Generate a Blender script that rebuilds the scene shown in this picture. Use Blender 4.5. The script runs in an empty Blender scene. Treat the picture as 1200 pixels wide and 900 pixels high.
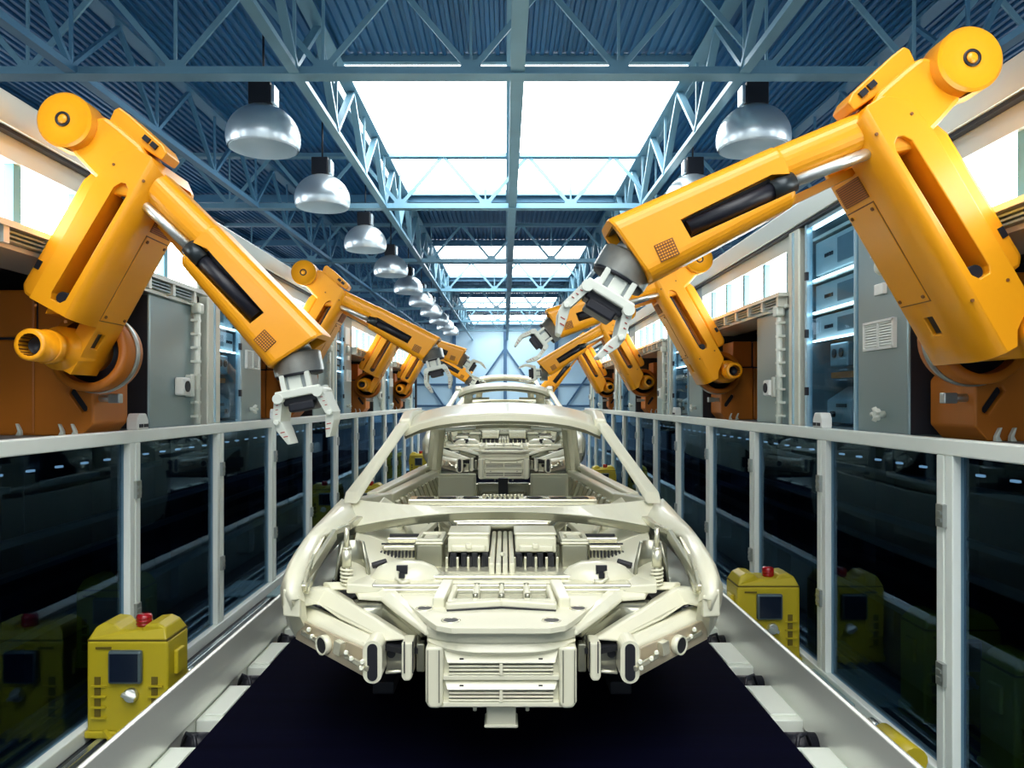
import bpy, bmesh, math, random
from mathutils import Vector, Matrix
random.seed(7)
sc = bpy.context.scene
COL = sc.collection
ZC = 1.55            # camera height above the floor
F = 886.0            # focal length in pixels of the 1200-wide frame
R = math.radians

# ------------------------------------------------------------------ materials
def nd(nt, kind, **kw):
    n = nt.nodes.new(kind)
    for k, v in kw.items(): setattr(n, k, v)
    return n

def mat(name, col, rough=0.5, metal=0.0, noise=0.0, nscale=8.0, coat=0.0, spec=0.5, stretch=None, bump=0.0, rvar=0.0):
    m = bpy.data.materials.new(name); m.use_nodes = True
    nt = m.node_tree; b = nt.nodes['Principled BSDF']
    b.inputs['Base Color'].default_value = (*col, 1); b.inputs['Roughness'].default_value = rough
    b.inputs['Metallic'].default_value = metal; b.inputs['Coat Weight'].default_value = coat
    b.inputs['Coat Roughness'].default_value = 0.12
    b.inputs['Specular IOR Level'].default_value = spec
    if noise or bump or rvar:
        tc = nd(nt, 'ShaderNodeTexCoord'); mp = nd(nt, 'ShaderNodeMapping')
        if stretch: mp.inputs['Scale'].default_value = stretch
        nz = nd(nt, 'ShaderNodeTexNoise'); nz.inputs['Scale'].default_value = nscale; nz.inputs['Detail'].default_value = 5
        nt.links.new(tc.outputs['Object'], mp.inputs['Vector']); nt.links.new(mp.outputs[0], nz.inputs['Vector'])
        if noise:
            mx = nd(nt, 'ShaderNodeMix', data_type='RGBA')
            mx.inputs['A'].default_value = (*[c * (1 - noise) for c in col], 1)
            mx.inputs['B'].default_value = (*[min(1, c * (1 + noise)) for c in col], 1)
            nt.links.new(nz.outputs['Fac'], mx.inputs['Factor']); nt.links.new(mx.outputs['Result'], b.inputs['Base Color'])
        if rvar:
            mr = nd(nt, 'ShaderNodeMapRange'); mr.inputs['To Min'].default_value = max(0, rough - rvar); mr.inputs['To Max'].default_value = rough + rvar
            nt.links.new(nz.outputs['Fac'], mr.inputs['Value']); nt.links.new(mr.outputs[0], b.inputs['Roughness'])
        if bump:
            bp = nd(nt, 'ShaderNodeBump'); bp.inputs['Strength'].default_value = bump; bp.inputs['Distance'].default_value = 0.01
            nt.links.new(nz.outputs['Fac'], bp.inputs['Height']); nt.links.new(bp.outputs[0], b.inputs['Normal'])
    return m

def emit(name, col, s):
    m = bpy.data.materials.new(name); m.use_nodes = True
    nt = m.node_tree; nt.nodes.clear()
    o = nd(nt, 'ShaderNodeOutputMaterial'); e = nd(nt, 'ShaderNodeEmission')
    e.inputs[0].default_value = (*col, 1); e.inputs[1].default_value = s
    nt.links.new(e.outputs[0], o.inputs[0]); return m

def tinted_glass(name, tint, gloss=(0.8, 0.9, 1.0), ior=1.5, rough=0.015):
    m = bpy.data.materials.new(name); m.use_nodes = True
    nt = m.node_tree; nt.nodes.clear()
    o = nd(nt, 'ShaderNodeOutputMaterial'); t = nd(nt, 'ShaderNodeBsdfTransparent'); g = nd(nt, 'ShaderNodeBsdfGlossy')
    f = nd(nt, 'ShaderNodeFresnel'); mx = nd(nt, 'ShaderNodeMixShader')
    t.inputs[0].default_value = (*tint, 1); g.inputs[0].default_value = (*gloss, 1); g.inputs['Roughness'].default_value = rough
    f.inputs['IOR'].default_value = ior
    # the mirror layer sits on the outer face of the pane only; leaving the pane is plain transmission
    ge = nd(nt, 'ShaderNodeNewGeometry'); iv = nd(nt, 'ShaderNodeMath', operation='SUBTRACT'); iv.inputs[0].default_value = 1.0
    mu = nd(nt, 'ShaderNodeMath', operation='MULTIPLY')
    nt.links.new(ge.outputs['Backfacing'], iv.inputs[1]); nt.links.new(f.outputs[0], mu.inputs[0]); nt.links.new(iv.outputs[0], mu.inputs[1])
    nt.links.new(mu.outputs[0], mx.inputs[0]); nt.links.new(t.outputs[0], mx.inputs[1]); nt.links.new(g.outputs[0], mx.inputs[2])
    nt.links.new(mx.outputs[0], o.inputs[0]); return m

M = {}
M['orange'] = mat('orange_paint', (0.95, 0.385, 0.008), 0.32, 0.0, 0.05, 3.0, coat=0.15, rvar=0.06)
M['orange_dark'] = mat('orange_shade_tone', (0.50, 0.15, 0.008), 0.5, 0.0, 0.15, 4.0)  # orange darkened for the shaded robot base; also slots, vents and conduits
M['vent_brown'] = mat('vent_brown', (0.20, 0.07, 0.012), 0.6)
M['black'] = mat('black_rubber', (0.006, 0.007, 0.014), 0.45)
M['sleeve'] = mat('dark_sleeve', (0.035, 0.045, 0.05), 0.35, 0.5)
M['chrome'] = mat('polished_steel', (0.80, 0.82, 0.78), 0.40, 1.0)
M['steel'] = mat('brushed_steel', (0.50, 0.53, 0.51), 0.32, 0.9, 0.10, 20, rvar=0.08)
M['disc'] = mat('cast_disc', (0.34, 0.38, 0.37), 0.38, 0.75, 0.3, 22, bump=0.1)
M['grip'] = mat('grip_white', (0.70, 0.74, 0.66), 0.4, 0.1, 0.05, 6)
M['red_mark'] = mat('red_mark', (0.35, 0.03, 0.02), 0.5)
M['car'] = mat('bare_cream_body', (0.80, 0.785, 0.605), 0.28, 0.0, 0.03, 3.0, coat=0.3)
M['car_in'] = mat('bare_inner_metal', (0.78, 0.765, 0.60), 0.22, 0.60, 0.08, 5.0)
M['car_beam'] = mat('pressed_beam', (0.62, 0.53, 0.38), 0.35, 0.4, 0.12, 6.0)
M['car_dark'] = mat('dark_recess', (0.012, 0.013, 0.018), 0.5)
M['car_grey'] = mat('grey_pressing_and_shade', (0.36, 0.36, 0.28), 0.25, 0.65, 0.15, 5.0)  # real grey parts, and painted shade under header and cowl lip
M['belt'] = mat('navy_belt', (0.0018, 0.002, 0.009), 0.75, 0, 0.6, 3.0, stretch=(0.3, 9, 1), spec=0.02)
M['white_metal'] = mat('white_enamel', (0.78, 0.83, 0.74), 0.38, 0.05, 0.03, 4)
M['plate'] = mat('satin_plate', (0.86, 0.88, 0.80), 0.26, 0.3, 0.03, 2)
M['frame'] = mat('fence_enamel', (0.90, 0.96, 0.89), 0.36, 0.0, 0.03, 5)
M['glass'] = tinted_glass('smoked_glass', (0.34, 0.46, 0.56), gloss=(0.40, 0.66, 0.92), ior=1.45, rough=0.03)
M['cab_glass'] = tinted_glass('cabinet_glass', (0.74, 0.86, 0.92), gloss=(.28, .34, .40), ior=1.35)
M['cab'] = mat('grey_cabinet', (0.27, 0.36, 0.37), 0.30, 0.5, 0.05, 2.0)
M['cab_edge'] = mat('pale_blue_edge', (0.45, 0.66, 0.78), 0.25, 0.3)
M['rack'] = mat('rack_unit', (0.16, 0.25, 0.30), 0.35, 0.5, 0.15, 6)
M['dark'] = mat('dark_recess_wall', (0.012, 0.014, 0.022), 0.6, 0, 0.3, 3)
M['column'] = mat('cream_column', (0.70, 0.72, 0.62), 0.35, 0.3, 0.03, 2)
M['fascia'] = mat('cream_fascia', (0.64, 0.68, 0.61), 0.30, 0.35, 0.04, 2)
M['deck'] = mat('deck_grey', (0.20, 0.25, 0.27), 0.45, 0.2)
M['floor'] = mat('hall_floor', (0.020, 0.024, 0.032), 0.30, 0, 0.3, 2.0)
M['inner'] = mat('inner_dark', (0.022, 0.042, 0.085), 0.4, 0.1, 0.3, 2.5)
M['inner_rail'] = mat('inner_rail', (0.14, 0.22, 0.28), 0.35, 0.4)
M['alu'] = mat('aluminium_rail', (0.62, 0.70, 0.70), 0.25, 0.85)
M['cover'] = mat('teal_cover', (0.22, 0.34, 0.36), 0.4, 0.3)
M['yellow'] = mat('yellow_plastic', (0.46, 0.37, 0.012), 0.42, 0, 0.06, 4)
M['yellow_slot'] = mat('yellow_slot', (0.12, 0.09, 0.004), 0.6)
M['screen'] = mat('dark_screen', (0.008, 0.014, 0.028), 0.18)
M['screen_rim'] = mat('screen_rim', (0.10, 0.14, 0.15), 0.3, 0.3)
M['red'] = mat('red_lens', (0.35, 0.006, 0.012), 0.15, 0, coat=0.5)
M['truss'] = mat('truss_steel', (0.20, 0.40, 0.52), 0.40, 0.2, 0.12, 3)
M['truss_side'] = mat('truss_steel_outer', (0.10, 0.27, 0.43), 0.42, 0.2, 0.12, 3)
M['roof'] = mat('corrugated_blue', (0.030, 0.17, 0.375), 0.40, 0.15, 0.12, 0.7)
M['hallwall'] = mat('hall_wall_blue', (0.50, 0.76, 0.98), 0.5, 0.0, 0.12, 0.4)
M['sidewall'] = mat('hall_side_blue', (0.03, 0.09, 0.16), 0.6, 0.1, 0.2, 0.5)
M['brace'] = mat('brace_blue', (0.05, 0.14, 0.27), 0.5, 0.1)
M['lamp'] = mat('lamp_aluminium', (0.80, 0.90, 0.94), 0.30, 0.8, 0.05, 3)
M['lamp_in'] = mat('lamp_reflector', (0.70, 0.80, 0.85), 0.35, 0.2)
M['bulb'] = emit('lamp_bulb', (0.85, 0.95, 1.0), 0.8)  # weak glow added to light the reflectors of the unlit lamps
M['lamp_cap'] = mat('lamp_cap_black', (0.008, 0.01, 0.016), 0.4)
M['sky'] = emit('skylight_daylight', (1.0, 1.0, 0.985), 6.0)
M['winlight'] = emit('window_daylight', (0.95, 1.0, 1.0), 8.0)
M['hall_fill'] = emit('hall_fill_daylight', (0.92, 0.98, 1.0), 4.0)
M['led'] = emit('indicator_led', (0.8, 0.9, 1.0), 1.2)
M['rack_fill'] = emit('rack_fill', (0.85, 0.97, 1.0), 8.0)
M['rack_face'] = mat('rack_face', (0.50, 0.62, 0.66), 0.4, 0.1, 0.1, 5)
M['mullion'] = mat('blue_mullion', (0.13, 0.33, 0.42), 0.4, 0.1)
M['sign'] = mat('white_sign', (0.85, 0.88, 0.84), 0.4)

# ------------------------------------------------------------------ mesh helpers
def box(bm, c, s, rot=None):
    x, y, z = s[0] / 2, s[1] / 2, s[2] / 2
    vs = [Vector((a, b, d)) for a in (-x, x) for b in (-y, y) for d in (-z, z)]
    if rot: vs = [rot @ v for v in vs]
    vs = [bm.verts.new(v + Vector(c)) for v in vs]
    for f in ((0, 1, 3, 2), (4, 6, 7, 5), (0, 4, 5, 1), (2, 3, 7, 6), (0, 2, 6, 4), (1, 5, 7, 3)):
        bm.faces.new([vs[i] for i in f])

def bx(bm, x0, x1, y0, y1, z0, z1):
    box(bm, ((x0 + x1) / 2, (y0 + y1) / 2, (z0 + z1) / 2), (abs(x1 - x0), abs(y1 - y0), abs(z1 - z0)))

def hexa(bm, pts):
    """eight corners: four of one end, four of the other, same winding"""
    vs = [bm.verts.new(p) for p in pts]
    for f in ((3, 2, 1, 0), (4, 5, 6, 7), (0, 1, 5, 4), (1, 2, 6, 5), (2, 3, 7, 6), (3, 0, 4, 7)):
        bm.faces.new([vs[i] for i in f])

def prism(bm, pts, a, b, axis='y'):
    """polygon pts extruded from a to b along axis; pts are the two other coordinates in order"""
    def mk(p, t):
        return (p[0], t, p[1]) if axis == 'y' else ((t, p[0], p[1]) if axis == 'x' else (p[0], p[1], t))
    A = [bm.verts.new(mk(p, a)) for p in pts]; B = [bm.verts.new(mk(p, b)) for p in pts]
    n = len(pts)
    bm.faces.new(A); bm.faces.new(B[::-1])
    for i in range(n): bm.faces.new((A[i], B[i], B[(i + 1) % n], A[(i + 1) % n]))

def beam(bm, p, q, w, h, up=(0, 0, 1)):
    """rectangular bar from p to q, w across, h along up"""
    p, q = Vector(p), Vector(q); d = (q - p).normalized(); u = Vector(up)
    s = d.cross(u)
    if s.length < 1e-5: s = d.cross(Vector((1, 0, 0)))
    s.normalize(); u = s.cross(d).normalized()
    o = [s * w / 2 + u * h / 2, -s * w / 2 + u * h / 2, -s * w / 2 - u * h / 2, s * w / 2 - u * h / 2]
    hexa(bm, [p + k for k in o] + [q + k for k in o])

def cyl(bm, p, q, r, r2=None, n=24, smooth=True):
    p, q = Vector(p), Vector(q); d = (q - p).normalized()
    s = d.orthogonal().normalized(); t = d.cross(s)
    r2 = r if r2 is None else r2
    A = [bm.verts.new(p + (s * math.cos(i * 2 * math.pi / n) + t * math.sin(i * 2 * math.pi / n)) * r) for i in range(n)]
    B = [bm.verts.new(q + (s * math.cos(i * 2 * math.pi / n) + t * math.sin(i * 2 * math.pi / n)) * r2) for i in range(n)]
    bm.faces.new(A[::-1]); bm.faces.new(B)
    for i in range(n):
        f = bm.faces.new((A[i], A[(i + 1) % n], B[(i + 1) % n], B[i])); f.smooth = smooth

def lathe(bm, prof, origin=(0, 0, 0), axis='z', n=32, close=False, caps=True):
    """prof: (radius, height) pairs"""
    o = Vector(origin); rings = []
    for r, h in prof:
        ring = []
        for i in range(n):
            a = 2 * math.pi * i / n; c, s = r * math.cos(a), r * math.sin(a)
            v = (c, s, h) if axis == 'z' else ((c, h, s) if axis == 'y' else (h, c, s))
            ring.append(bm.verts.new(o + Vector(v)))
        rings.append(ring)
    m = len(rings)
    for k in range(m if close else m - 1):
        A, B = rings[k], rings[(k + 1) % m]
        for i in range(n):
            f = bm.faces.new((A[i], A[(i + 1) % n], B[(i + 1) % n], B[i])); f.smooth = True
    if not close and caps:
        if prof[0][0] > 1e-4: bm.faces.new(rings[0][::-1])
        if prof[-1][0] > 1e-4: bm.faces.new(rings[-1])

def ring(bm, c, nrm, r0, r1, h, n=28):
    """flat ring of inner radius r0, outer r1, from c along nrm by h"""
    d = Vector(nrm).normalized(); s = d.orthogonal().normalized(); t = d.cross(s); c = Vector(c); L = []
    for r, k in ((r0, 0), (r1, 0), (r1, h), (r0, h)):
        L.append([bm.verts.new(c + d * k + (s * math.cos(i * 2 * math.pi / n) + t * math.sin(i * 2 * math.pi / n)) * r) for i in range(n)])
    for k in range(4):
        A, B = L[k], L[(k + 1) % 4]
        for i in range(n): bm.faces.new((A[i], A[(i + 1) % n], B[(i + 1) % n], B[i])).smooth = k in (1, 3)

def tube(bm, pts, r, n=10):
    pts = [Vector(p) for p in pts]; rings = []
    for i, p in enumerate(pts):
        d = (pts[min(i + 1, len(pts) - 1)] - pts[max(i - 1, 0)]).normalized()
        s = d.cross(Vector((0.123, 0.31, 1))).normalized(); t = d.cross(s)
        rings.append([bm.verts.new(p + (s * math.cos(2 * math.pi * k / n) + t * math.sin(2 * math.pi * k / n)) * r) for k in range(n)])
    for A, B in zip(rings, rings[1:]):
        for k in range(n):
            f = bm.faces.new((A[k], A[(k + 1) % n], B[(k + 1) % n], B[k])); f.smooth = True
    bm.faces.new(rings[0][::-1]); bm.faces.new(rings[-1])

def loft(bm, secs, smooth=False, cap=True):
    """closed sections (equal point counts) joined in order"""
    rs = [[bm.verts.new(p) for p in s] for s in secs]; n = len(rs[0])
    for A, B in zip(rs, rs[1:]):
        for k in range(n):
            f = bm.faces.new((A[k], A[(k + 1) % n], B[(k + 1) % n], B[k])); f.smooth = smooth
    if cap: bm.faces.new(rs[0][::-1]); bm.faces.new(rs[-1])

def mirror_x(bm, about=0.0):
    g = bmesh.ops.duplicate(bm, geom=bm.verts[:] + bm.edges[:] + bm.faces[:])['geom']
    vs = [e for e in g if isinstance(e, bmesh.types.BMVert)]
    for v in vs: v.co.x = 2 * about - v.co.x
    bmesh.ops.reverse_faces(bm, faces=[e for e in g if isinstance(e, bmesh.types.BMFace)])

def mesh_of(bm, name, m, flip=False):
    if flip:
        for v in bm.verts: v.co.x = -v.co.x
    bmesh.ops.recalc_face_normals(bm, faces=bm.faces[:])
    me = bpy.data.meshes.new(name); bm.to_mesh(me); bm.free()
    me.materials.append(m); return me

def link(name, me, parent=None, bevel=0.0, seg=2, loc=(0, 0, 0)):
    o = bpy.data.objects.new(name, me); COL.objects.link(o); o.location = loc
    if parent: o.parent = parent
    if bevel:
        b = o.modifiers.new('edge', 'BEVEL'); b.width = bevel; b.segments = seg; b.limit_method = 'ANGLE'; b.angle_limit = R(32)
        b.harden_normals = False
    return o

def obj(name, bm, m, parent=None, bevel=0.0, seg=2, loc=(0, 0, 0), flip=False):
    return link(name, mesh_of(bm, name, M[m] if isinstance(m, str) else m, flip), parent, bevel, seg, loc)

def NB(): return bmesh.new()

def cut(me, cutters):
    """boolean-difference the mesh me by each cutter bmesh, return the new mesh"""
    for cb in cutters:
        bmesh.ops.recalc_face_normals(cb, faces=cb.faces[:])
        cme = bpy.data.meshes.new('cut'); cb.to_mesh(cme); cb.free()
        a = bpy.data.objects.new('cut_a', me); b = bpy.data.objects.new('cut_b', cme)
        COL.objects.link(a); COL.objects.link(b)
        md = a.modifiers.new('b', 'BOOLEAN'); md.operation = 'DIFFERENCE'; md.object = b; md.solver = 'EXACT'
        dg = bpy.context.evaluated_depsgraph_get(); dg.update()
        me2 = bpy.data.meshes.new_from_object(a.evaluated_get(dg)); me2.name = me.name
        bpy.data.objects.remove(a); bpy.data.objects.remove(b); bpy.data.meshes.remove(cme)
        bpy.data.meshes.remove(me); me = me2
    return me

def tag(o, label, cat, group=None):
    o['label'] = label; o['category'] = cat
    if group: o['group'] = group
    return o

def thing(name, label, cat, loc=(0, 0, 0), group=None):
    o = bpy.data.objects.new(name, None); COL.objects.link(o); o.location = loc; o.empty_display_size = 0.2
    return tag(o, label, cat, group)

def struct(o): o['kind'] = 'structure'; return o

KIDS = {}
def copy_tree(o, parent=None):
    c = o.copy(); COL.objects.link(c)
    if parent: c.parent = parent
    for ch in [k for k in o.children]: copy_tree(ch, c)
    return c

ORD = ['first', 'second', 'third', 'fourth', 'fifth', 'sixth', 'seventh', 'eighth', 'ninth', 'tenth', 'eleventh', 'twelfth']
XC = 592.0; YC = 470.0
def W(px, py, d): return Vector(((px - XC) * d / F, d, ZC - (py - YC) * d / F))
# ================================================================== HALL
RS = 0.0158                                   # the roof climbs gently towards the far wall
def roof_z(d): return ZC + 4.70 + RS * d
def chord_z(d): return ZC + 3.60 + RS * d
Y_END = 55.0; X_HALL = 13.0

bm = NB(); bx(bm, -X_HALL, X_HALL, -9, Y_END, -0.30, 0.0); struct(obj('floor', bm, 'floor'))
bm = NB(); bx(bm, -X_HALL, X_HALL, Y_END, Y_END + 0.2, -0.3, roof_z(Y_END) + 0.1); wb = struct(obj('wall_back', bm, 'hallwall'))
bm = NB()
for x in (-11, -7.4, -3.7, 0, 3.7, 7.4, 11): bx(bm, x - 0.12, x + 0.12, Y_END - 0.2, Y_END, 0, roof_z(Y_END))
for z in (1.2, 2.75): bx(bm, -X_HALL, X_HALL, Y_END - 0.14, Y_END, z - 0.07, z + 0.07)
for i, x in enumerate((-7.4, -3.7, 0, 3.7)):
    a, b = (0.1, 5.4) if i % 2 else (5.4, 0.1)
    beam(bm, (x, Y_END - 0.12, a), (x + 3.7, Y_END - 0.12, b), 0.12, 0.12)
obj('wall_bracing', bm, 'brace', wb)
for side, s in (('left', -1), ('right', 1)):
    bm = NB(); bx(bm, s * X_HALL, s * (X_HALL + 0.2), -9, Y_END, -0.3, roof_z(Y_END) + 0.1)
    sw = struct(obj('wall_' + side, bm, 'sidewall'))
    for k in range(6):                         # unseen glowing windows added to the long walls to light roof and arms
        bm = NB(); bx(bm, s * (X_HALL - .06), s * X_HALL, -5 + k * 9, 1.0 + k * 9, 2.6, 6.0)
        hw = struct(obj('window_%d' % (100 + k + (10 if s > 0 else 0)), bm, 'hall_fill'))
        bm = NB()
        for q in range(5): bx(bm, s * (X_HALL - .12), s * (X_HALL - .06), -5 + k * 9 + q * 1.5 - .05, -5 + k * 9 + q * 1.5 + .05, 2.6, 6.0)
        for z in (2.6, 4.3, 6.0): bx(bm, s * (X_HALL - .12), s * (X_HALL - .06), -5 + k * 9, 1.0 + k * 9, z - .05, z + .05)
        obj('window_frame', bm, 'brace', hw)

def corrugated(x0, x1, y0, y1, pitch=0.125, h=0.04):
    bm = NB(); prof = []
    n = max(1, round((x1 - x0) / pitch)); w = (x1 - x0) / n
    for i in range(n):
        a = x0 + i * w
        prof += [(a, 0), (a + 0.38 * w, 0), (a + 0.5 * w, h), (a + 0.88 * w, h)]
    prof.append((x1, 0))
    up = 0.06
    lo = [[bm.verts.new((x, y, roof_z(y) + z)) for x, z in prof] for y in (y0, y1)]
    hi = [[bm.verts.new((x, y, roof_z(y) + h + up)) for x, z in prof] for y in (y0, y1)]
    for i in range(len(prof) - 1):
        bm.faces.new((lo[0][i], lo[0][i + 1], lo[1][i + 1], lo[1][i]))
        bm.faces.new((hi[0][i], hi[1][i], hi[1][i + 1], hi[0][i + 1]))
        bm.faces.new((lo[0][i], hi[0][i], hi[0][i + 1], lo[0][i + 1]))
        bm.faces.new((lo[1][i], lo[1][i + 1], hi[1][i + 1], hi[1][i]))
    return bm
XL, XR = -2.62, 2.86                          # edges of the skylight strip
struct(obj('ceiling', corrugated(-X_HALL, XL, -9, Y_END), 'roof'))
struct(obj('ceiling', corrugated(XR, X_HALL, -9, Y_END), 'roof'))
SKY = [(-6.4, 1.6), (10.7, 18.0), (24.0, 31.3), (37.4, 44.6), (47.0, 54.0)]  # unseen first one set back to light fronts, last added to brighten far wall
sol = [(-9, -6.4), (1.6, 10.7), (18.0, 24.0), (31.3, 37.4), (44.6, 47.0), (54.0, Y_END)]
for a, b in sol: struct(obj('ceiling', corrugated(XL, XR, a, b), 'roof'))
for i, (a, b) in enumerate(SKY):
    bm = NB(); hexa(bm, [(XL, a, roof_z(a) + .03), (XR, a, roof_z(a) + .03), (XR, b, roof_z(b) + .03), (XL, b, roof_z(b) + .03),
                         (XL, a, roof_z(a) + .06), (XR, a, roof_z(a) + .06), (XR, b, roof_z(b) + .06), (XL, b, roof_z(b) + .06)])
    w = struct(obj('window_%d' % (i + 1), bm, 'sky'))
    bm = NB()
    for x in (XL, XR): beam(bm, (x, a, roof_z(a) - .03), (x, b, roof_z(b) - .03), .10, .14)
    for y in (a, b): bx(bm, XL, XR, y - .05, y + .05, roof_z(y) - .09, roof_z(y) + .03)
    obj('skylight_frame', bm, 'truss', w)

# ---- cross trusses over the aisle
def angle_pair(bm, p, q, w=0.06, gap=0.03, h=0.10):
    p, q = Vector(p), Vector(q); off = Vector((0, w / 2 + gap / 2, 0)) if abs(p.y - q.y) < 1e-4 else Vector((w / 2 + gap / 2, 0, 0))
    # double angle read as one channel-like section: wide bottom flange, two upright legs
    u = off.normalized(); W_ = w + gap / 2; g = gap / 2; t_ = 0.014
    prof = [(-W_, -h / 2), (W_, -h / 2), (W_, -h / 2 + t_), (g + .02, -h / 2 + t_), (g + .02, h / 2), (g, h / 2), (g, -h / 2 + t_), (-g, -h / 2 + t_), (-g, h / 2), (-g - .02, h / 2), (-g - .02, -h / 2 + t_), (-W_, -h / 2 + t_)]
    loft(bm, [[p + u * a + Vector((0, 0, b)) for a, b in prof], [q + u * a + Vector((0, 0, b)) for a, b in prof]])
TR = [8.6 + 6.3 * k for k in range(7)]
NODE0 = -0.39; PITCH = 1.68
for k, y in enumerate([2.3] + TR):
    zb, zt = chord_z(y), roof_z(y) - 0.10
    if k == 0: continue
    name = ORD[k - 1]
    t = thing('roof_truss', '%s steel truss crossing over the aisle, counting from the camera' % name, 'truss', (0, y, zb), 'steel trusses crossing under the roof')
    bm = NB(); angle_pair(bm, (-X_HALL, 0, 0), (X_HALL, 0, 0), 0.09, 0.03, 0.115); obj('bottom_chord', bm, 'truss', t)
    bm = NB(); angle_pair(bm, (-X_HALL, 0, zt - zb), (X_HALL, 0, zt - zb), 0.07, 0.03, 0.09); obj('top_chord', bm, 'truss', t)
    H = zt - zb; x = NODE0 - PITCH * 5
    bm = NB(); beam(bm, (.03, 0, .05), (PITCH / 2, 0, H), .03, .065, (1, 0, 0)); me_r = mesh_of(bm, 'web_bar', M['truss'])
    bm = NB(); beam(bm, (-.03, 0, .05), (-PITCH / 2, 0, H), .03, .065, (1, 0, 0)); me_l = mesh_of(bm, 'web_bar', M['truss'])
    bm = NB(); beam(bm, (0, 0, .05), (0, 0, H), .03, .03, (1, 0, 0)); me_v = mesh_of(bm, 'web_post', M['truss'])
    bm = NB(); prism(bm, [(-.13, .02), (.13, .02), (.10, .14), (-.10, .14)], -.012, .012); me_g = mesh_of(bm, 'gusset_plate', M['truss'])
    for q in range(12):
        for nm, me in (('web_bar', me_l), ('web_bar', me_r), ('web_post', me_v), ('gusset_plate', me_g)): link(nm, me, t, 0, 2, (x, 0, 0))
        x += PITCH

# ---- long trusses running down the hall
def long_truss(xc, label, matn, p=2.1, h0=0.0, wide=0.06, y0=-2.0):
    t = thing('roof_truss', label, 'truss', (xc, 0, 0), 'steel trusses running down the hall')
    bm = NB(); angle_pair(bm, (0, y0, chord_z(y0) + h0), (0, Y_END, chord_z(Y_END) + h0), 0.045, 0.03, 0.10); obj('bottom_chord', bm, matn, t)
    bm = NB(); angle_pair(bm, (0, y0, roof_z(y0) - .08), (0, Y_END, roof_z(Y_END) - .08), 0.08, 0.04, 0.10); obj('top_chord', bm, matn, t)
    H = roof_z(0) - .12 - chord_z(0) - .04
    bm = NB(); beam(bm, (0, 0, 0), (0, p / 2, H), wide, .05, (0, 1, 0)); me_u = mesh_of(bm, 'web_bar', M[matn])
    bm = NB(); beam(bm, (0, p / 2, H), (0, p, 0), wide, .05, (0, 1, 0)); me_d = mesh_of(bm, 'web_bar', M[matn])
    bm = NB(); beam(bm, (0, 0, 0), (0, 0, H), .035, .035, (0, 1, 0)); me_v = mesh_of(bm, 'web_post', M[matn])
    y = 4.3
    while y < 46:
        for nm, me in (('web_bar', me_u), ('web_bar', me_d), ('web_post', me_v)): link(nm, me, t, 0, 2, (0, y, chord_z(y) + .04))
        y += p
long_truss(-2.37, 'long steel truss along the left edge of the skylights', 'truss', wide=0.10)
long_truss(2.69, 'long steel truss along the right edge of the skylights', 'truss', wide=0.10)
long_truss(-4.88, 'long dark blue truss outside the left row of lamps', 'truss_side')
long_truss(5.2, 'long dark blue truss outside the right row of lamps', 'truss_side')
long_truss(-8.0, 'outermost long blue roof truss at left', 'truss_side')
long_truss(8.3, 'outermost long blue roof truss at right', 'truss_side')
t = thing('ridge_beam', 'steel beam dividing the skylights down the middle of the roof', 'beam', (0.12, 0, 0))
bm = NB()
beam(bm, (0, -2, roof_z(-2) - .12), (0, Y_END, roof_z(Y_END) - .12), 0.20, 0.16); obj('upper_beam', bm, 'truss', t)
prof = [(-.08, 0), (.08, 0), (.08, .13), (.06, .13), (.06, .02), (-.06, .02), (-.06, .13), (-.08, .13)]
bm = NB(); loft(bm, [[(.02 + a, y, chord_z(y) - .03 + b) for a, b in prof] for y in (-2, Y_END)]); obj('lower_beam', bm, 'truss', t)
y = 4.3
bm = NB(); beam(bm, (.02, 0, 0), (0, 0, roof_z(0) - chord_z(0) - .1), .04, .04, (0, 1, 0)); me_h = mesh_of(bm, 'hanger', M['truss'])
while y < 46: link('hanger', me_h, t, 0, 2, (0, y, chord_z(y))); y += 2.1
# purlins carrying the roof sheets
for k, y in enumerate((5.4, 18.25, 23.75, 31.6, 37.1)):
    bm = NB(); bx(bm, -X_HALL, X_HALL, y - .05, y + .05, roof_z(y) - .2, roof_z(y) - .02)
    tag(obj('purlin', bm, 'truss_side'), '%s thin purlin under the roof sheets, counting from the camera' % ORD[k], 'beam', 'purlins')

# ---- pendant lamps
def make_lamp(loc, label, group, top):
    t = thing('pendant_lamp', label, 'lamp', loc, group)
    pr = []
    for i in range(17):                        # dome: half width .46, height .62, opening at the bottom
        a = i / 16; ang = R(-18) + a * R(108)
        pr.append((0.46 * math.cos(ang) if i < 16 else 0.11, 0.20 + 0.42 * math.sin(ang) * (1.0 if ang > 0 else 0.95)))
    out = pr; inn = [(max(0.05, r - 0.02), h - 0.012) for r, h in pr[::-1]]
    bm = NB(); lathe(bm, out, n=40, caps=False); shade = obj('lamp_shade', bm, 'lamp', t)
    bm = NB(); lathe(bm, inn, n=40, caps=False); obj('reflector', bm, 'lamp_in', shade)
    bm = NB(); lathe(bm, [(0.07, 0.52), (0.10, 0.42), (0.09, 0.33), (0.04, 0.28), (0.0, 0.28)], n=20); obj('bulb', bm, 'bulb', shade)
    bm = NB(); bx(bm, -.16, .12, -.12, .12, .60, .89); obj('ballast_box', bm, 'lamp_cap', t, .015)
    bm = NB(); bx(bm, .122, .17, -.10, .10, .62, .85); obj('ballast_cover', bm, 'lamp', t, .01)
    bm = NB(); cyl(bm, (0, 0, .88), (0, 0, top), 0.014, n=8); obj('suspension_rod', bm, 'lamp_cap', t)
    return t
ld = [9.6, 12.7, 16.6, 20.3, 24.0, 27.7, 31.4, 35.1, 38.8, 42.5]
l0 = None
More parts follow.
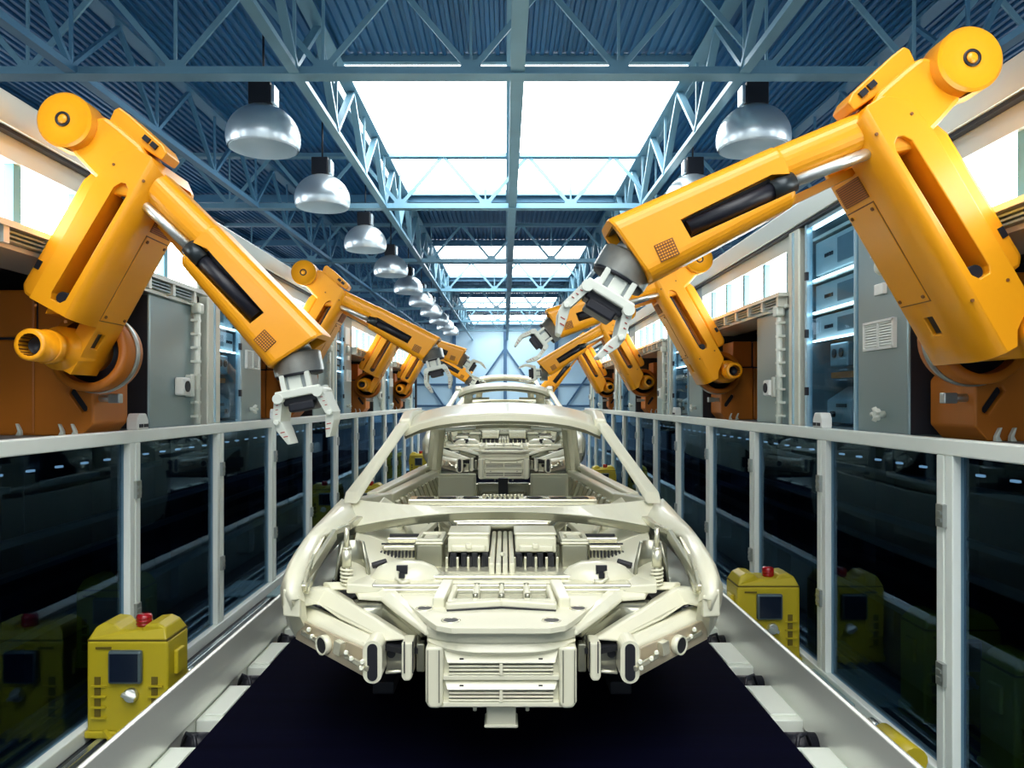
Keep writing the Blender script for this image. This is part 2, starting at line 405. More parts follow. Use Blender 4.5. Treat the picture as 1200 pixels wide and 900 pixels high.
for si, x in enumerate((-3.07, 3.15)):
    for k, d in enumerate(ld):
        z = ZC + 2.98 + RS * d
        lab = '%s silver dome pendant lamp from the camera, row at %s' % (ORD[k], 'left' if si == 0 else 'right')
        g = 'pendant lamps in two rows'
        if l0 is None: l0 = make_lamp((x, d, z), lab, g, 1.71); continue
        c = copy_tree(l0); c.location = (x, d, z); tag(c, lab, 'lamp', g)
        if si:                                 # the bright cover faces the skylights on both rows
            c.rotation_euler.z = math.pi
# ================================================================== MACHINE LINE, BOTH SIDES
P = 3.65; NMOD = 4
XF = {-1: 1.93, 1: 1.77}                      # fence planes
XP = {-1: 2.01, 1: 1.85}                      # cabinet faces
HUB = {-1: 3.20, 1: 2.49}
ZD = 1.385                                    # deck the cabinets and robots stand on
Z_TOP = 2.77; Z_BAY = 2.16; Z_WIN = 2.53
Y0 = {-1: -1.6, 1: -1.6}; Y1 = {-1: 17.25, 1: 16.6}
BACK = 3.3
WHERE = {-1: 'left machine line', 1: 'right machine line'}
SIDE = {-1: 'left', 1: 'right'}
wn = 6
def rng(s, a, b): return (min(s * a, s * b), max(s * a, s * b))
def sbx(bm, s, a, b, y0, y1, z0, z1): x0, x1 = rng(s, a, b); bx(bm, x0, x1, y0, y1, z0, z1)

def vent_cabinet(s, y0, y1, label):
    xp = XP[s]; t = thing('vent_cabinet', label, 'cabinet', (s * xp, (y0 + y1) / 2, ZD), 'grey vented cabinets')
    L = y1 - y0; H = Z_TOP - .14 - ZD
    bm = NB(); sbx(bm, s, 0, .9, -L / 2, L / 2, 0, H); body = obj('body', bm, 'cab', t, .012)
    bm = NB(); sbx(bm, s, .01, .89, -L / 2 - .004, -L / 2, .01, H - .01); obj('side_panel', bm, 'dark', t)
    # louvred vent cover
    bm = NB(); zc = .49
    sbx(bm, s, -.02, 0, -.15, .15, zc - .072, zc - .060); sbx(bm, s, -.02, 0, -.15, .15, zc + .060, zc + .072)
    for y in (-.143, 0, .143): sbx(bm, s, -.02, 0, y - .008, y + .008, zc - .07, zc + .07)
    for i in range(9):
        z = zc - .052 + i * .013
        box(bm, (s * -.010, 0, z), (.014, .29, .005), Matrix.Rotation(s * R(35), 3, 'Y'))
    obj('vent_grille', bm, 'sign', t)
    bm = NB(); sbx(bm, s, -.002, .0, -.143, .143, zc - .06, zc + .06); obj('vent_opening', bm, 'dark', t)
    bm = NB(); sbx(bm, s, -.022, 0, -.06, .03, .685, .74); obj('switch_plate', bm, 'sign', t, .004)
    bm = NB(); lathe(bm, [(.045, 0), (.045, s * -.015), (.034, s * -.03), (.02, s * -.035), (0, s * -.035)], (0, 0, 0), 'x', 20)
    for v in bm.verts: v.co.z += .825; v.co.y += -.02
    obj('round_socket', bm, 'grip', t)
    bm = NB(); sbx(bm, s, -.012, 0, -.17, .09, .885, 1.10); obj('notice_sign', bm, 'sign', t, .003)
    bm = NB()
    for a in range(5):
        c = (s * -.045, .035 * math.cos(a * 1.257) - .03, .10 + .035 * math.sin(a * 1.257))
        cyl(bm, (s * -.035, -.03, .10), c, .012, n=8); 
    cyl(bm, (0, -.03, .10), (s * -.05, -.03, .10), .018, n=12); obj('star_knob', bm, 'grip', t)

def equipment_rack(s, y0, y1, label):
    xp = XP[s]; t = thing('equipment_rack', label, 'cabinet', (s * xp, (y0 + y1) / 2, ZD), 'glass fronted equipment racks')
    L = y1 - y0; H = Z_TOP - .14 - ZD
    bm = NB(); sbx(bm, s, .5, .55, -L / 2, L / 2, 0, H); sbx(bm, s, 0.02, .5, L / 2 - .02, L / 2, 0, H); sbx(bm, s, 0.02, .5, -L / 2, -L / 2 + .02, 0, H)
    sbx(bm, s, 0.02, .5, -L / 2 + .02, L / 2 - .02, H - .03, H); sbx(bm, s, .02, .5, -L / 2 + .02, L / 2 - .02, 0, .02)
    obj('shell', bm, 'rack', t)
    for z in (H - .045, .885, .69, .52):
        bm = NB(); sbx(bm, s, .012, .024, -L / 2 + .05, L / 2 - .05, z, z + .010); obj('rack_fill_strip', bm, 'rack_fill', t)  # glowing strips added to brighten the dark rack units
    zs = [(.92, 1.12), (.70, .86), (.53, .67)]
    for i, (a, b) in enumerate(zs):
        bm = NB(); sbx(bm, s, .035, .48, -L / 2 + .04, L / 2 - .04, a, b); u = obj('rack_unit', bm, 'rack_face', t, .006)
        bm = NB(); sbx(bm, s, .028, .035, -L / 2 + .07, -.03, a + .03, b - .03); obj('unit_cover', bm, 'rack', u)
        bm = NB()
        for q in range(4): sbx(bm, s, .028, .035, .04 + q * .03, .055 + q * .03, (a + b) / 2 - .01, (a + b) / 2 + .01)
        obj('unit_keys', bm, 'dark', u)
        bm = NB(); sbx(bm, s, .02, .48, -L / 2 + .03, L / 2 - .03, b + .012, b + .030); obj('shelf', bm, 'plate', t)
    bm = NB(); sbx(bm, s, .05, .24, -.10, .12, .36, .50); d = obj('socket_box', bm, 'rack', t, .01)
    bm = NB()
    for y in (-.045, .045): cyl(bm, (s * .05, y + .01, .44), (s * .043, y + .01, .44), .026, n=16)
    obj('socket_holes', bm, 'dark', d)
    bm = NB(); loft(bm, [[(s * a, y, z) for a, z in ((.05, .04), (.40, .04), (.40, .25), (.17, .25), (.05, .17))] for y in (-.16, .16)]); e = obj('control_desk', bm, 'rack', t, .008)
    bm = NB(); sbx(bm, s, .042, .05, -.10, .02, .13, .15); cyl(bm, (s * .05, .06, .09), (s * .03, .06, .09), .018, n=12); obj('desk_controls', bm, 'dark', e)
    bm = NB(); 
    for y in (-.12, -.03, .09): cyl(bm, (s * .25, y, .25), (s * .25, y, .36), .012, n=10)
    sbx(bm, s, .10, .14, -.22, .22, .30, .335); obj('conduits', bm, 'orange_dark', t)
    bm = NB(); sbx(bm, s, .0, .008, -L / 2, L / 2, 0.03, H - .03); obj('glass_door', bm, 'cab_glass', t)
    bm = NB(); sbx(bm, s, -.015, .02, L / 2 - .03, L / 2, 0, H) if s > 0 else sbx(bm, s, -.015, .02, L / 2 - .03, L / 2, 0, H)
    sbx(bm, s, -.01, .02, -L / 2, -L / 2 + .012, 0, H); sbx(bm, s, -.005, .02, -L / 2, L / 2, H - .03, H)
    obj('door_frame', bm, 'cab_edge', t)
    bm = NB()
    for z in (.2, .55, .9):
        bm = NB(); sbx(bm, s, -.022, -.004, L / 2 - .035, L / 2 - .01, z, z + .05); obj('hinge', bm, 'dark', t)

def steel_column(s, y0, y1, label):
    t = thing('steel_column', label, 'column', (s * XP[s], (y0 + y1) / 2, ZD), 'cream steel columns between cabinets'); L = y1 - y0
    H = Z_TOP - .14 - ZD
    bm = NB(); sbx(bm, s, -.03, .2, -L / 2, L / 2, 0, H); obj('body', bm, 'column', t, .01)
    bm = NB(); sbx(bm, s, -.036, -.03, -.012, .012, .02, H - .02); obj('cable_cover', bm, 'cab_edge', t)

def pipe_cabinet(s, y0, y1, label, flip):
    t = thing('pipe_cabinet', label, 'cabinet', (s * XP[s], (y0 + y1) / 2, ZD), 'grey cabinets with a cable pipe'); L = y1 - y0
    H = Z_BAY - ZD
    bm = NB(); sbx(bm, s, 0, .9, -L / 2, L / 2, 0, H); obj('body', bm, 'cab', t, .012)
    bm = NB(); sbx(bm, s, .01, .89, -L / 2 - .004, -L / 2, .01, H - .01); obj('side_panel', bm, 'dark', t)
    yp = -L / 2 + .10 if flip else L / 2 - .10
    bm = NB(); cyl(bm, (s * -.03, yp, 0.0), (s * -.03, yp, H - .02), .020, n=12); p = obj('cable_pipe', bm, 'white_metal', t)
    bm = NB()
    for k in range(8): sbx(bm, s, -.045, 0, yp - .030, yp + .030, .06 + k * .088, .075 + k * .088)
    obj('pipe_clips', bm, 'white_metal', p)
    bm = NB(); sbx(bm, s, -.065, 0, yp - .04, yp + .04, H - .05, H + .02); obj('pipe_elbow', bm, 'white_metal', p, .015)
    q = yp + (.20 if flip else -.20)
    bm = NB(); sbx(bm, s, -.055, 0, q - .07, q + .05, .20, .31); b = obj('socket_box', bm, 'sign', t, .012)
    bm = NB(); cyl(bm, (s * -.055, q - .01, .255), (s * -.062, q - .01, .255), .034, n=18); obj('socket_hole', bm, 'dark', b)
    q2 = yp + (.09 if flip else -.09)
    bm = NB(); sbx(bm, s, -.045, 0, q2 - .025, q2 + .025, .19, .33); obj('switch_box', bm, 'grip', t, .008)

for s in (-1, 1):
    xp = XP[s]; h0 = HUB[s]; wh = WHERE[s]
    # platform: deck, hidden machine bay below it
    t = thing('platform', 'long grey deck under the cabinets and orange arms of the %s' % wh, 'platform', (0, 0, 0))
    bm = NB(); sbx(bm, s, XF[s] + .03, BACK, Y0[s], Y1[s], ZD - .05, ZD); obj('deck', bm, 'deck', t, .006)
    bm = NB(); sbx(bm, s, BACK - .05, BACK, Y0[s], Y1[s], 0, ZD - .05); sbx(bm, s, XF[s] + .05, BACK, Y1[s] - .05, Y1[s], 0, ZD - .05); obj('back_panel', bm, 'inner', t)
    bm = NB()
    for z, xx in ((.30, .55), (.62, .62), (.80, .60), (1.05, .75)): sbx(bm, s, XF[s] + xx, XF[s] + xx + .05, Y0[s], Y1[s] - .1, z, z + .035)
    obj('inner_rails', bm, 'inner_rail', t)
    bm = NB()
    for y in [Y0[s] + .3 + .9 * k for k in range(20)]:
        if y < Y1[s] - .3: sbx(bm, s, XF[s] + .68, XF[s] + .80, y, y + .14, 0, ZD - .05)
    obj('inner_posts', bm, 'inner', t)
    bm = NB()
    for k in range(62):
        y = .9 + k * .26
        if y < Y1[s] - .2: sbx(bm, s, XF[s] + .600, XF[s] + .62, y, y + .05, 1.17, 1.182)
    obj('indicator_lights', bm, 'led', t)
    # recess behind the arms and the upper wall
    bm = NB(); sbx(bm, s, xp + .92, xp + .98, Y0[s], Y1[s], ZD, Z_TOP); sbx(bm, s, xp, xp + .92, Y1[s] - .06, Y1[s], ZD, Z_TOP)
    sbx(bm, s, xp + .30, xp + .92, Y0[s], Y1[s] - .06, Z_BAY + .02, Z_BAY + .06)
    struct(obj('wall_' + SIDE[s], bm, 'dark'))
    bm = NB(); sbx(bm, s, xp - .05, xp + .98, Y0[s], Y1[s], Z_TOP - .13, Z_TOP); sbx(bm, s, xp - .02, xp + .1, Y0[s], Y1[s], Z_TOP - .14, Z_TOP - .13)
    f = tag(obj('fascia_beam', bm, 'fascia', None, .006), 'long cream fascia beam on top of the %s' % wh, 'beam')
    bm = NB(); sbx(bm, s, xp - .035, xp + .1, Y0[s], Y1[s], Z_TOP - .147, Z_TOP - .131); obj('shadow_gap', bm, 'dark', f)
    for k in range(-1, NMOD + 1):
        h = h0 + P * k; n = ORD[max(0, k)]
        if h - .6 > Y1[s] - .5: break
        if s < 0: bay, pipe, colm, rack, vent = (h - .60, h + 1.05), (h + 1.07, h + 1.76), (h + 1.84, h + 2.06), (h + 2.08, h + 2.52), (h + 2.54, h + 3.03)
        else: bay, vent, rack, colm, pipe = (h - .56, h + .98), (h + .98, h + 1.48), (h + 1.49, h + 2.14), (h + 2.20, h + 2.37), (h + 2.43, h + 3.07)
        # window band above the bay and the pipe cabinet
        if s < 0: wa, wb_ = bay[0], pipe[1]
        else: wa, wb_ = pipe[0] - P, bay[1]
        if k < 0 and wb_ < 2.4: pass
        wa = max(wa, Y0[s] + .02); wb_ = min(wb_, Y1[s] - .08)
        bm = NB(); sbx(bm, s, xp + .06, xp + .08, wa + .02, wb_ - .02, Z_BAY + .10, Z_WIN)
        w = struct(obj('window_%d' % wn, bm, 'winlight')); wn += 1
        bm = NB(); y = wa + .06
        while y < wb_ - .05:
            sbx(bm, s, xp + .02, xp + .06, y, y + .05, Z_BAY + .10, Z_WIN); y += .46
        obj('mullions', bm, 'mullion', w)
        bm = NB(); sbx(bm, s, xp, xp + .1, wa, wb_, Z_WIN, Z_TOP - .14); sbx(bm, s, xp, xp + .10, wa, wa + .03, Z_BAY, Z_WIN); sbx(bm, s, xp, xp + .10, wb_ - .03, wb_, Z_BAY, Z_WIN)
        obj('window_head', bm, 'fascia', w)
        bm = NB(); sbx(bm, s, xp - .07, xp + .10, wa, wb_, Z_BAY + .075, Z_BAY + .10); sbx(bm, s, xp - .02, xp + .30, wa, wb_, Z_BAY, Z_BAY + .02)
        sbx(bm, s, xp, xp + .05, wa, wb_, Z_BAY + .02, Z_BAY + .075)
        y = wa + .04
        while y < wb_ - .1:
            sbx(bm, s, xp - .06, xp, y, y + .035, Z_BAY + .01, Z_BAY + .08); y += .30
        obj('window_sill', bm, 'plate', w)
        bm = NB(); y = wa + .08
        while y < wb_ - .26:
            for q in range(3): sbx(bm, s, xp - .05, xp, y + .01, y + .25, Z_BAY + .022 + q * .018, Z_BAY + .030 + q * .018)
            y += .30
        obj('sill_louvres', bm, 'cab', w)
        if k < 0: continue
        def ok(r): return r[1] < Y1[s] - .07
        if ok(vent): vent_cabinet(s, *vent, '%s grey vented cabinet with white socket plates, from the camera, in the %s' % (n, wh))
        if ok(rack): equipment_rack(s, *rack, '%s glass fronted equipment rack from the camera, in the %s' % (n, wh))
        if ok(colm): steel_column(s, *colm, '%s narrow cream column from the camera, in the %s' % (n, wh))
        if ok(pipe): pipe_cabinet(s, *pipe, '%s grey cabinet with cable pipe and sockets, from the camera, in the %s' % (n, wh), s > 0)

# ================================================================== SAFETY FENCES
for s in (-1, 1):
    xf = XF[s]; t = thing('safety_fence', 'white framed fence with smoked glass panes in front of the %s' % WHERE[s], 'fence', (s * xf, 0, 0))
    zt = 1.40; ya = Y0[s]; yb = Y1[s]
    bm = NB(); sbx(bm, s, -.03, .03, ya, yb, zt - .065, zt); obj('top_rail', bm, 'frame', t, .006)
    bm = NB(); sbx(bm, s, -.035, .03, ya, yb, 0.0, .07); obj('bottom_rail', bm, 'frame', t, .006)
    first = 3.0 if s > 0 else 3.89; pitch = 1.17
    ys = [first + pitch * k for k in range(-4, 13) if ya < first + pitch * k < yb - .1]
    for i, y in enumerate(ys):
        bm = NB(); sbx(bm, s, -.028, .028, y - .055, y - .006, .07, zt - .065); sbx(bm, s, -.028, .028, y + .006, y + .055, .07, zt - .065); sbx(bm, s, -.02, .02, y - .006, y + .006, .07, zt - .065)
        p = obj('post', bm, 'frame', t, .004)
        for z in (.42, 1.05):
            bm = NB(); sbx(bm, s, -.045, -.026, y - .018, y + .03, z, z + .09)
            for q in (.02, .05): sbx(bm, s, -.05, -.045, y - .01, y + .022, z + q, z + q + .014)
            obj('hinge', bm, 'steel', p)
    pts = [ya + .02] + ys + [yb - .02]
    for a, b in zip(pts, pts[1:]):
        bm = NB(); sbx(bm, s, .005, .017, a + .05, b - .05, .07, zt - .065); obj('glass_pane', bm, 'glass', t)
    # small cream latches on top of the rail at some posts
lat = 0
for s, y, nm in ((-1, 3.97, 'beside the front orange pedestal'), (1, 4.22, 'in front of the first glass rack'), (-1, 6.35, 'seen between the open gripper jaws'), (1, 7.8, 'before the second right-side column')):
    t = thing('door_latch', 'small cream latch block on the fence rail %s' % nm, 'latch', (s * XF[s], y, 1.40), 'fence latches')
    bm = NB(); prism(bm, [(-.06, 0), (.06, 0), (.06, .05), (.035, .085), (-.04, .085), (-.06, .055)], -.03, .03, 'x'); obj('body', bm, 'sign', t, .006)
    bm = NB(); sbx(bm, s, -.034, -.03, -.045, -.005, .012, .03); sbx(bm, s, -.034, -.03, .008, .05, .012, .03); obj('slots', bm, 'dark', t)

# ================================================================== CONVEYOR
XCAR = -0.014
t = thing('conveyor', 'black belt conveyor running under the cream car bodies', 'conveyor', (-.035, 0, 0))
BL, BR = -1.18, 1.18
bm = NB(); bx(bm, BL, BR, 1.0, 21, .15, .19); obj('belt', bm, 'belt', t)
bm = NB(); bx(bm, BL + .05, BR - .05, 1.0, 21, 0, .15); obj('bed', bm, 'dark', t)
for s, xa in ((-1, 1.285), (1, 1.315)):
    zt_, zb_ = (.41, .194) if s < 0 else (.416, .143)
    bm = NB(); prism(bm, [(s * (xa + .012), .0), (s * (xa + .05), .0), (s * (xa + .05), zt_ - .03), (s * (xa + .012), zt_), (s * xa, zt_ - .006), (s * xa, zb_), (s * (xa + .012), zb_)], 1.0, 21); obj('side_plate', bm, 'plate', t, .004)
    y = 1.3
    while y < 14:
        bm = NB(); sbx(bm, s, 1.182, xa + .01, y, y + .40, .10, .178); sbx(bm, s, 1.19, xa - .01, y + .04, y + .36, .178, .188); b = obj('bracket', bm, 'white_metal', t, .008)
        bm = NB(); cyl(bm, (s * 1.19, y + .52, .13), (s * (xa), y + .52, .13), .05, n=20); obj('roller', bm, 'black', b)
        bm = NB(); tube(bm, [(s * 1.19, y + .40, .15), (s * 1.21, y + .43, .205), (s * 1.25, y + .45, .21), (s * 1.27, y + .46, .16)], .008, 8); obj('cable', bm, 'black', b)
        y += .65
for s in (-1, 1):
    t = thing('floor_track', 'parallel aluminium floor rails between side plate and fence, %s' % WHERE[s], 'track', (0, 0, 0))
    a0 = 1.50 if s > 0 else 1.60
    for k in range(3):
        bm = NB(); xx = a0 + .04 + k * (.085 if s < 0 else .080); sbx(bm, s, xx, xx + .03, 1.0, Y1[s], 0, .03); obj('rail', bm, 'alu', t, .004)
    y = 1.65
    for q in range(9):
        bm = NB(); sbx(bm, s, a0 + .03, a0 + .25, y, y + .5, .03, .045); obj('cover_plate', bm, 'cover', t, .005); y += 2.1
    bm = NB(); sbx(bm, s, XF[s] + .25, XF[s] + .28, 1, Y1[s], .0, .03); sbx(bm, s, XF[s] + .34, XF[s] + .37, 1, Y1[s], 0, .03); sbx(bm, s, XF[s] + .16, XF[s] + .19, 1, Y1[s] - .1, 0, .03); obj('rail_behind_glass', bm, 'alu', t)
for s, y, nm in ((-1, 3.95, 'lying on the floor track just behind the left yellow control box'), (1, 3.30, 'held on a small stand at the foot of the right fence')):
    t = thing('cable_connector', 'yellow cable connector %s' % nm, 'connector', (s * (1.72 if s < 0 else 1.60), y, .03), 'yellow connectors')
    if s > 0:
        t.location = (1.46, 2.82, 0); bm = NB(); bx(bm, -.03, .03, -.08, .06, 0, .245); obj('stand', bm, 'alu', t, .004)
    zq = .27 if s > 0 else .05
    bm = NB(); cyl(bm, (0, -.13, zq), (0, .10, zq), .045, .038, 14); obj('plug', bm, 'yellow', t)
    bm = NB(); cyl(bm, (0, .10, zq), (0, .2, zq), .018, n=10); obj('cable_end', bm, 'alu', t)

# ================================================================== YELLOW CONTROL BOXES
def control_box(x, y, s, label):
    """front faces the camera; s = side of the hall"""
    t = thing('control_box', label, 'control box', (x, y, 0.03), 'yellow control boxes')
    w, d, h = .365, .22, .52
    bm = NB(); bx(bm, -w / 2, w / 2, 0, d, .03, .44); bx(bm, -w / 2 - .012, w / 2 + .012, -.006, d + .006, 0, .035)
    body = obj('housing', bm, 'yellow', t, .012, 3)
    bm = NB()
    top = [(-w / 2 + .004, .445), (w / 2 - .004, .445), (w / 2 - .025, .495), (w / 2 - .06, .512), (w / 2 - .11, .507), (.05, .482), (-.05, .482), (-w / 2 + .11, .507), (-w / 2 + .06, .512), (-w / 2 + .025, .495)]
    loft(bm, [[(px, -.002, pz) if pz < .45 else (px, .03, pz) for px, pz in top], [(px, d + .002 if pz < .45 else d - .03, pz) for px, pz in top]])
    obj('lid', bm, 'yellow', t, .008)
    bm = NB(); bx(bm, -w / 2 + .003, w / 2 - .003, .003, d - .003, .438, .447); obj('lid_seam', bm, 'yellow_slot', t)
    bm = NB(); bx(bm, -.075, .075, -.03, 0, .255, .405); sr = obj('screen_frame', bm, 'screen_rim', t, .012)
    bm = NB(); bx(bm, -.062, .062, -.034, -.03, .268, .392); obj('screen', bm, 'screen', sr)
    bm = NB(); cyl(bm, (0.02, 0, .20), (0.02, -.02, .20), .034, .030, 20); box(bm, (0.02, -.03, .20), (.065, .022, .018), Matrix.Rotation(R(25), 3, 'Y')); obj('rotary_switch', bm, 'chrome', t, .003)
    for q in (-1, 1):
        bm = NB()
        for k in range(4): bx(bm, q * .128 - .018, q * .128 + .010, -.004, .0, .245 - k * .048, .280 - k * .048)
        obj('vent_slots', bm, 'yellow_slot', t)
        bm = NB()
        for k in range(4): bx(bm, q * .128 - .03, q * .128 + .035, -.012, 0, .236 - k * .048, .243 - k * .048)
        obj('vent_fins', bm, 'yellow', t)
    bm = NB(); bx(bm, -.14, -.07, -.006, 0, .405, .415); obj('label_strip', bm, 'yellow_slot', t)
    for q in (-1, 1):
        bm = NB(); bx(bm, q * w / 2, q * (w / 2 + .02), .06, .14, .27, .38); obj('side_clasp', bm, 'yellow', t, .006)
    bm = NB(); lathe(bm, [(.0, .475), (.034, .475), (.034, .528), (.028, .536), (0, .536)], (0.03, .10, 0), n=20); lens = obj('beacon_lens', bm, 'red', t)
    bm = NB()
    for z in (.49, .505, .52): lathe(bm, [(.0335, z), (.036, z), (.036, z + .005), (.0335, z + .005)], (0.03, .10, 0), n=20, close=True)
    obj('beacon_ribs', bm, 'red', lens)
    bm = NB()
    for k in range(4): beam(bm, (-.1 + k * .06, -.005, .04), (-.06 + k * .06, -.02, .0), .02, .012)
    obj('foot_ribs', bm, 'yellow', t)
    return t
control_box(-1.70, 3.40, -1, 'yellow control box with red beacon at left, between the belt side plate and the fence')
control_box(1.53, 4.39, 1, 'yellow control box with red beacon beside the right front fender of the car')
control_box(-1.68, 9.2, -1, 'small far yellow control box seen through the side window opening below the left windshield pillar')
control_box(1.53, 11.7, 1, 'small far yellow control box seen through the windshield opening at right')
control_box(-1.70, 14.85, -1, 'tiny distant yellow control box seen beside the left rear window strut')
control_box(-2.26, 4.30, -1, 'dim yellow control box behind smoked glass in the left fence')
control_box(2.15, 3.55, 1, 'dim yellow control box behind the second smoked pane of the right fence')
control_box(2.17, 2.95, 1, 'dim yellow control box behind the first smoked pane of the right fence, nearest the camera')
# ================================================================== ORANGE ROBOT ARMS
U = 1 / 286.0
# meshes are made once per side (right-side ones mirrored) and shared by the copies
def robot_meshes(flip):
    K = {}
    def put(k, bm, m): K[k] = mesh_of(bm, k, M[m], flip)
    # ---- lower arm, local x = across towards the aisle, z = along the arm, y = depth
    D = .36
    def px(pts): return [(b * U, a * U) for a, b in pts]
    # section across the arm: flat front, wide rounded corner towards the aisle, flat aisle side
    sec = [(-37 * U, D), (-37 * U, 0.0), (9 * U, 0.0)] + [(27 * U - 18 * U * (1 - math.sin(R(a))), .13 * (1 - math.cos(R(a)))) for a in range(9, 90, 9)] + [(27 * U, .13), (27 * U, D)]
    bm = NB(); A_ = [bm.verts.new((x, y, -22 * U)) for x, y in sec]; B_ = [bm.verts.new((x, y, 258 * U)) for x, y in sec]
    bm.faces.new(A_); bm.faces.new(B_[::-1])
    for i in range(len(sec)): bm.faces.new((A_[i], B_[i], B_[(i + 1) % len(sec)], A_[(i + 1) % len(sec)])).smooth = 2 <= i <= 12
    me = mesh_of(bm, 'lower_arm', M['orange'])
    k1 = NB(); prism(k1, px([(243, -31), (300, -31), (300, -60), (200, -60), (200, -37.5)]), -.1, .5)
    k2 = NB(); prism(k2, px([(258, 8), (246, 24), (230, 29), (230, 60), (300, 60), (300, 8)]), -.1, .5)
    k3 = NB(); prism(k3, px([(258, -12), (300, -12), (300, -40), (243, -31)]), -.1, .5)
    k4 = NB(); prism(k4, px([(28, -40), (28, -37), (36, -22), (44, -4), (42, 6), (-18, 8), (-60, 8), (-60, -40)]) if not flip else px([(20, -40), (10, -34), (-8, -10), (-22, -2), (-60, -2), (-60, -40)]), -.1, .5)
    me = cut(me, [k1, k2, k3, k4])
    c1 = NB(); prism(c1, px([(55, -14), (62, -17), (206, -13), (214, -8), (216, -3), (212, 3), (204, 5), (62, 2), (55, -3)]), -.05, .13)
    c2 = NB(); bx(c2, .03, .3, .16, .33, 0.845 - .12, .845 + .02)      # notch near the elbow on the aisle side
    c3 = NB(); bx(c3, .05, .2, .19, .25, .05, .125)                     # window in the leg
    c4 = NB(); bx(c4, -.3, .3, -.1, .15, -.2, 44 * U)
    me = cut(me, [c1, c2, c3] + ([] if flip else [c4]))
    bm = NB(); bm.from_mesh(me); put('lower_arm', bm, 'orange')
    bm = NB(); bx(bm, .052, 27 * U - .014, .192, .248, .052, .123); put('leg_window_shade', bm, 'black')  # black insert that puts the shade of the leg opening into colour
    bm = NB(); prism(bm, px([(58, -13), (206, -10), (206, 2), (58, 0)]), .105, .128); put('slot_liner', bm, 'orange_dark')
    bm = NB(); beam(bm, (-.004, .06, .22), (-.004, .06, .73), .014, .02, (0, 1, 0)); cyl(bm, (-.02, .02, .215), (-.02, .09, .215), .026, n=16); put('slot_rod', bm, 'black')
    bm = NB(); bx(bm, 26 * U, 27.4 * U, .142, .348, .185, .605); put('panel_seam', bm, 'vent_brown')
    bm = NB(); bx(bm, 26 * U, 28 * U, .147, .343, .19, .60); put('access_panel', bm, 'orange')
    bm = NB()
    for y, z in ((.165, .21), (.325, .21), (.165, .58), (.325, .58)): cyl(bm, (27 * U + .004, y, z), (27 * U + .010, y, z), .007, n=8)
    for y, z in ((0, .80), (0, .14)):
        for x in (-.09, .05): cyl(bm, (x, -.003, z), (x, .002, z), .006, n=8)
    put('panel_screws', bm, 'vent_brown')
    bm = NB(); bx(bm, 26 * U, 27 * U + .003, .15, .33, .625, .71); put('vent_plate', bm, 'vent_brown')
    bm = NB()
    for k in range(10): bx(bm, 26 * U + .004, 27 * U + .007, .15, .33, .629 + k * .0082, .633 + k * .0082)
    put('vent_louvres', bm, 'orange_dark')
    bm = NB(); prism(bm, px([(40, -60), (50, -67), (196, -64), (212, -58), (212, -44), (40, -44)]), .08, .28); put('guide_bar', bm, 'orange')
    bm = NB(); bx(bm, -.222, -.200, .076, .10, .26, .30); bx(bm, -.16, -.12, .14, .2, .3, .34); bx(bm, -.16, -.12, .14, .2, .62, .66); put('guide_bolts', bm, 'black')
    # ---- elbow housing, local origin at the elbow, not rotated with the arm below
    def e(pts): return [(a * U, b * U) for a, b in pts]
    bm = NB(); prism(bm, e([(-62, 58), (-30, 62), (-14, 50), (12, 28), (23, 10), (21, -14), (4, -34), (-22, -30), (-50, -2), (-68, 18), (-72, 38)]), .02, .20); put('elbow_housing', bm, 'orange')
    bm = NB(); prism(bm, e([(-22, 72), (-16, 75), (-4, 66), (36, 30), (41, 20), (34, 12), (-20, 48), (-28, 58)]), .04, .17); put('elbow_ridge', bm, 'orange')
    bm = NB()
    for t_ in (.45, .62, .79):
        x, z = -16 + 52 * t_, 74 - 46 * t_
        if t_ > .5: box(bm, ((x + 1) * U, .05, (z - 9) * U), (.030, .04, .022), Matrix.Rotation(R(41), 3, 'Y'))
    put('ridge_bolts', bm, 'black')
    # ---- drum beside the elbow
    bm = NB(); r = .112
    lathe(bm, [(0, -.035), (r - .010, -.035), (r - .010, -.035), (r, -.025), (r, -.025), (r, .085), (r - .008, .092), (r - .008, .17), (0, .17)], (0, 0, 0), 'y', 48); put('elbow_drum', bm, 'orange')
    bm = NB(); lathe(bm, [(.021, -.039), (.030, -.039), (.030, -.032), (.021, -.032)], (0, 0, 0), 'y', 32, True); put('drum_ring', bm, 'black')
    bm = NB(); lathe(bm, [(0, -.041), (.017, -.041), (.020, -.032), (0, -.032)], (0, 0, 0), 'y', 24); put('drum_cap', bm, 'orange')
    # ---- forearm, local x = along, z = across (up), y = depth
    def rsec(c, lo, hi, y0, y1, r, tilt=0.0, n=6):
        o = []; r = min(r, (y1 - y0) / 2 * .98, (hi - lo) * U / 2 * .98)
        for cy, cz, a0 in ((1, 1, 0), (-1, 1, 90), (-1, -1, 180), (1, -1, 270)):
            for k in range(n + 1):
                a = R(a0 + 90 * k / n)
                y = (y1 - r if cy > 0 else y0 + r) + r * math.cos(a); z = (hi * U - r if cz > 0 else lo * U + r) + r * math.sin(a)
                o.append((c * U + tilt * (z - lo * U), y, z))
        return o
    bm = NB(); loft(bm, [rsec(-24, -6, 10, .07, .18, .03), rsec(-14, -15, 21, .03, .215, .05), rsec(20, -15, 23, .03, .22, .055), rsec(112, -12, 25, .03, .235, .055),
                         rsec(115, -34, 26, .03, .25, .05), rsec(120, -38, 26, .03, .25, .05), rsec(278, -49, 27, .03, .27, .055, .20), rsec(281, -47, 26, .035, .265, .05, .20)])
    me = mesh_of(bm, 'forearm', M['orange'])
    c1 = NB(); prism(c1, e([(112, -25), (229, -26), (231, -5), (130, -1), (112, -8)]), -.02, .085)
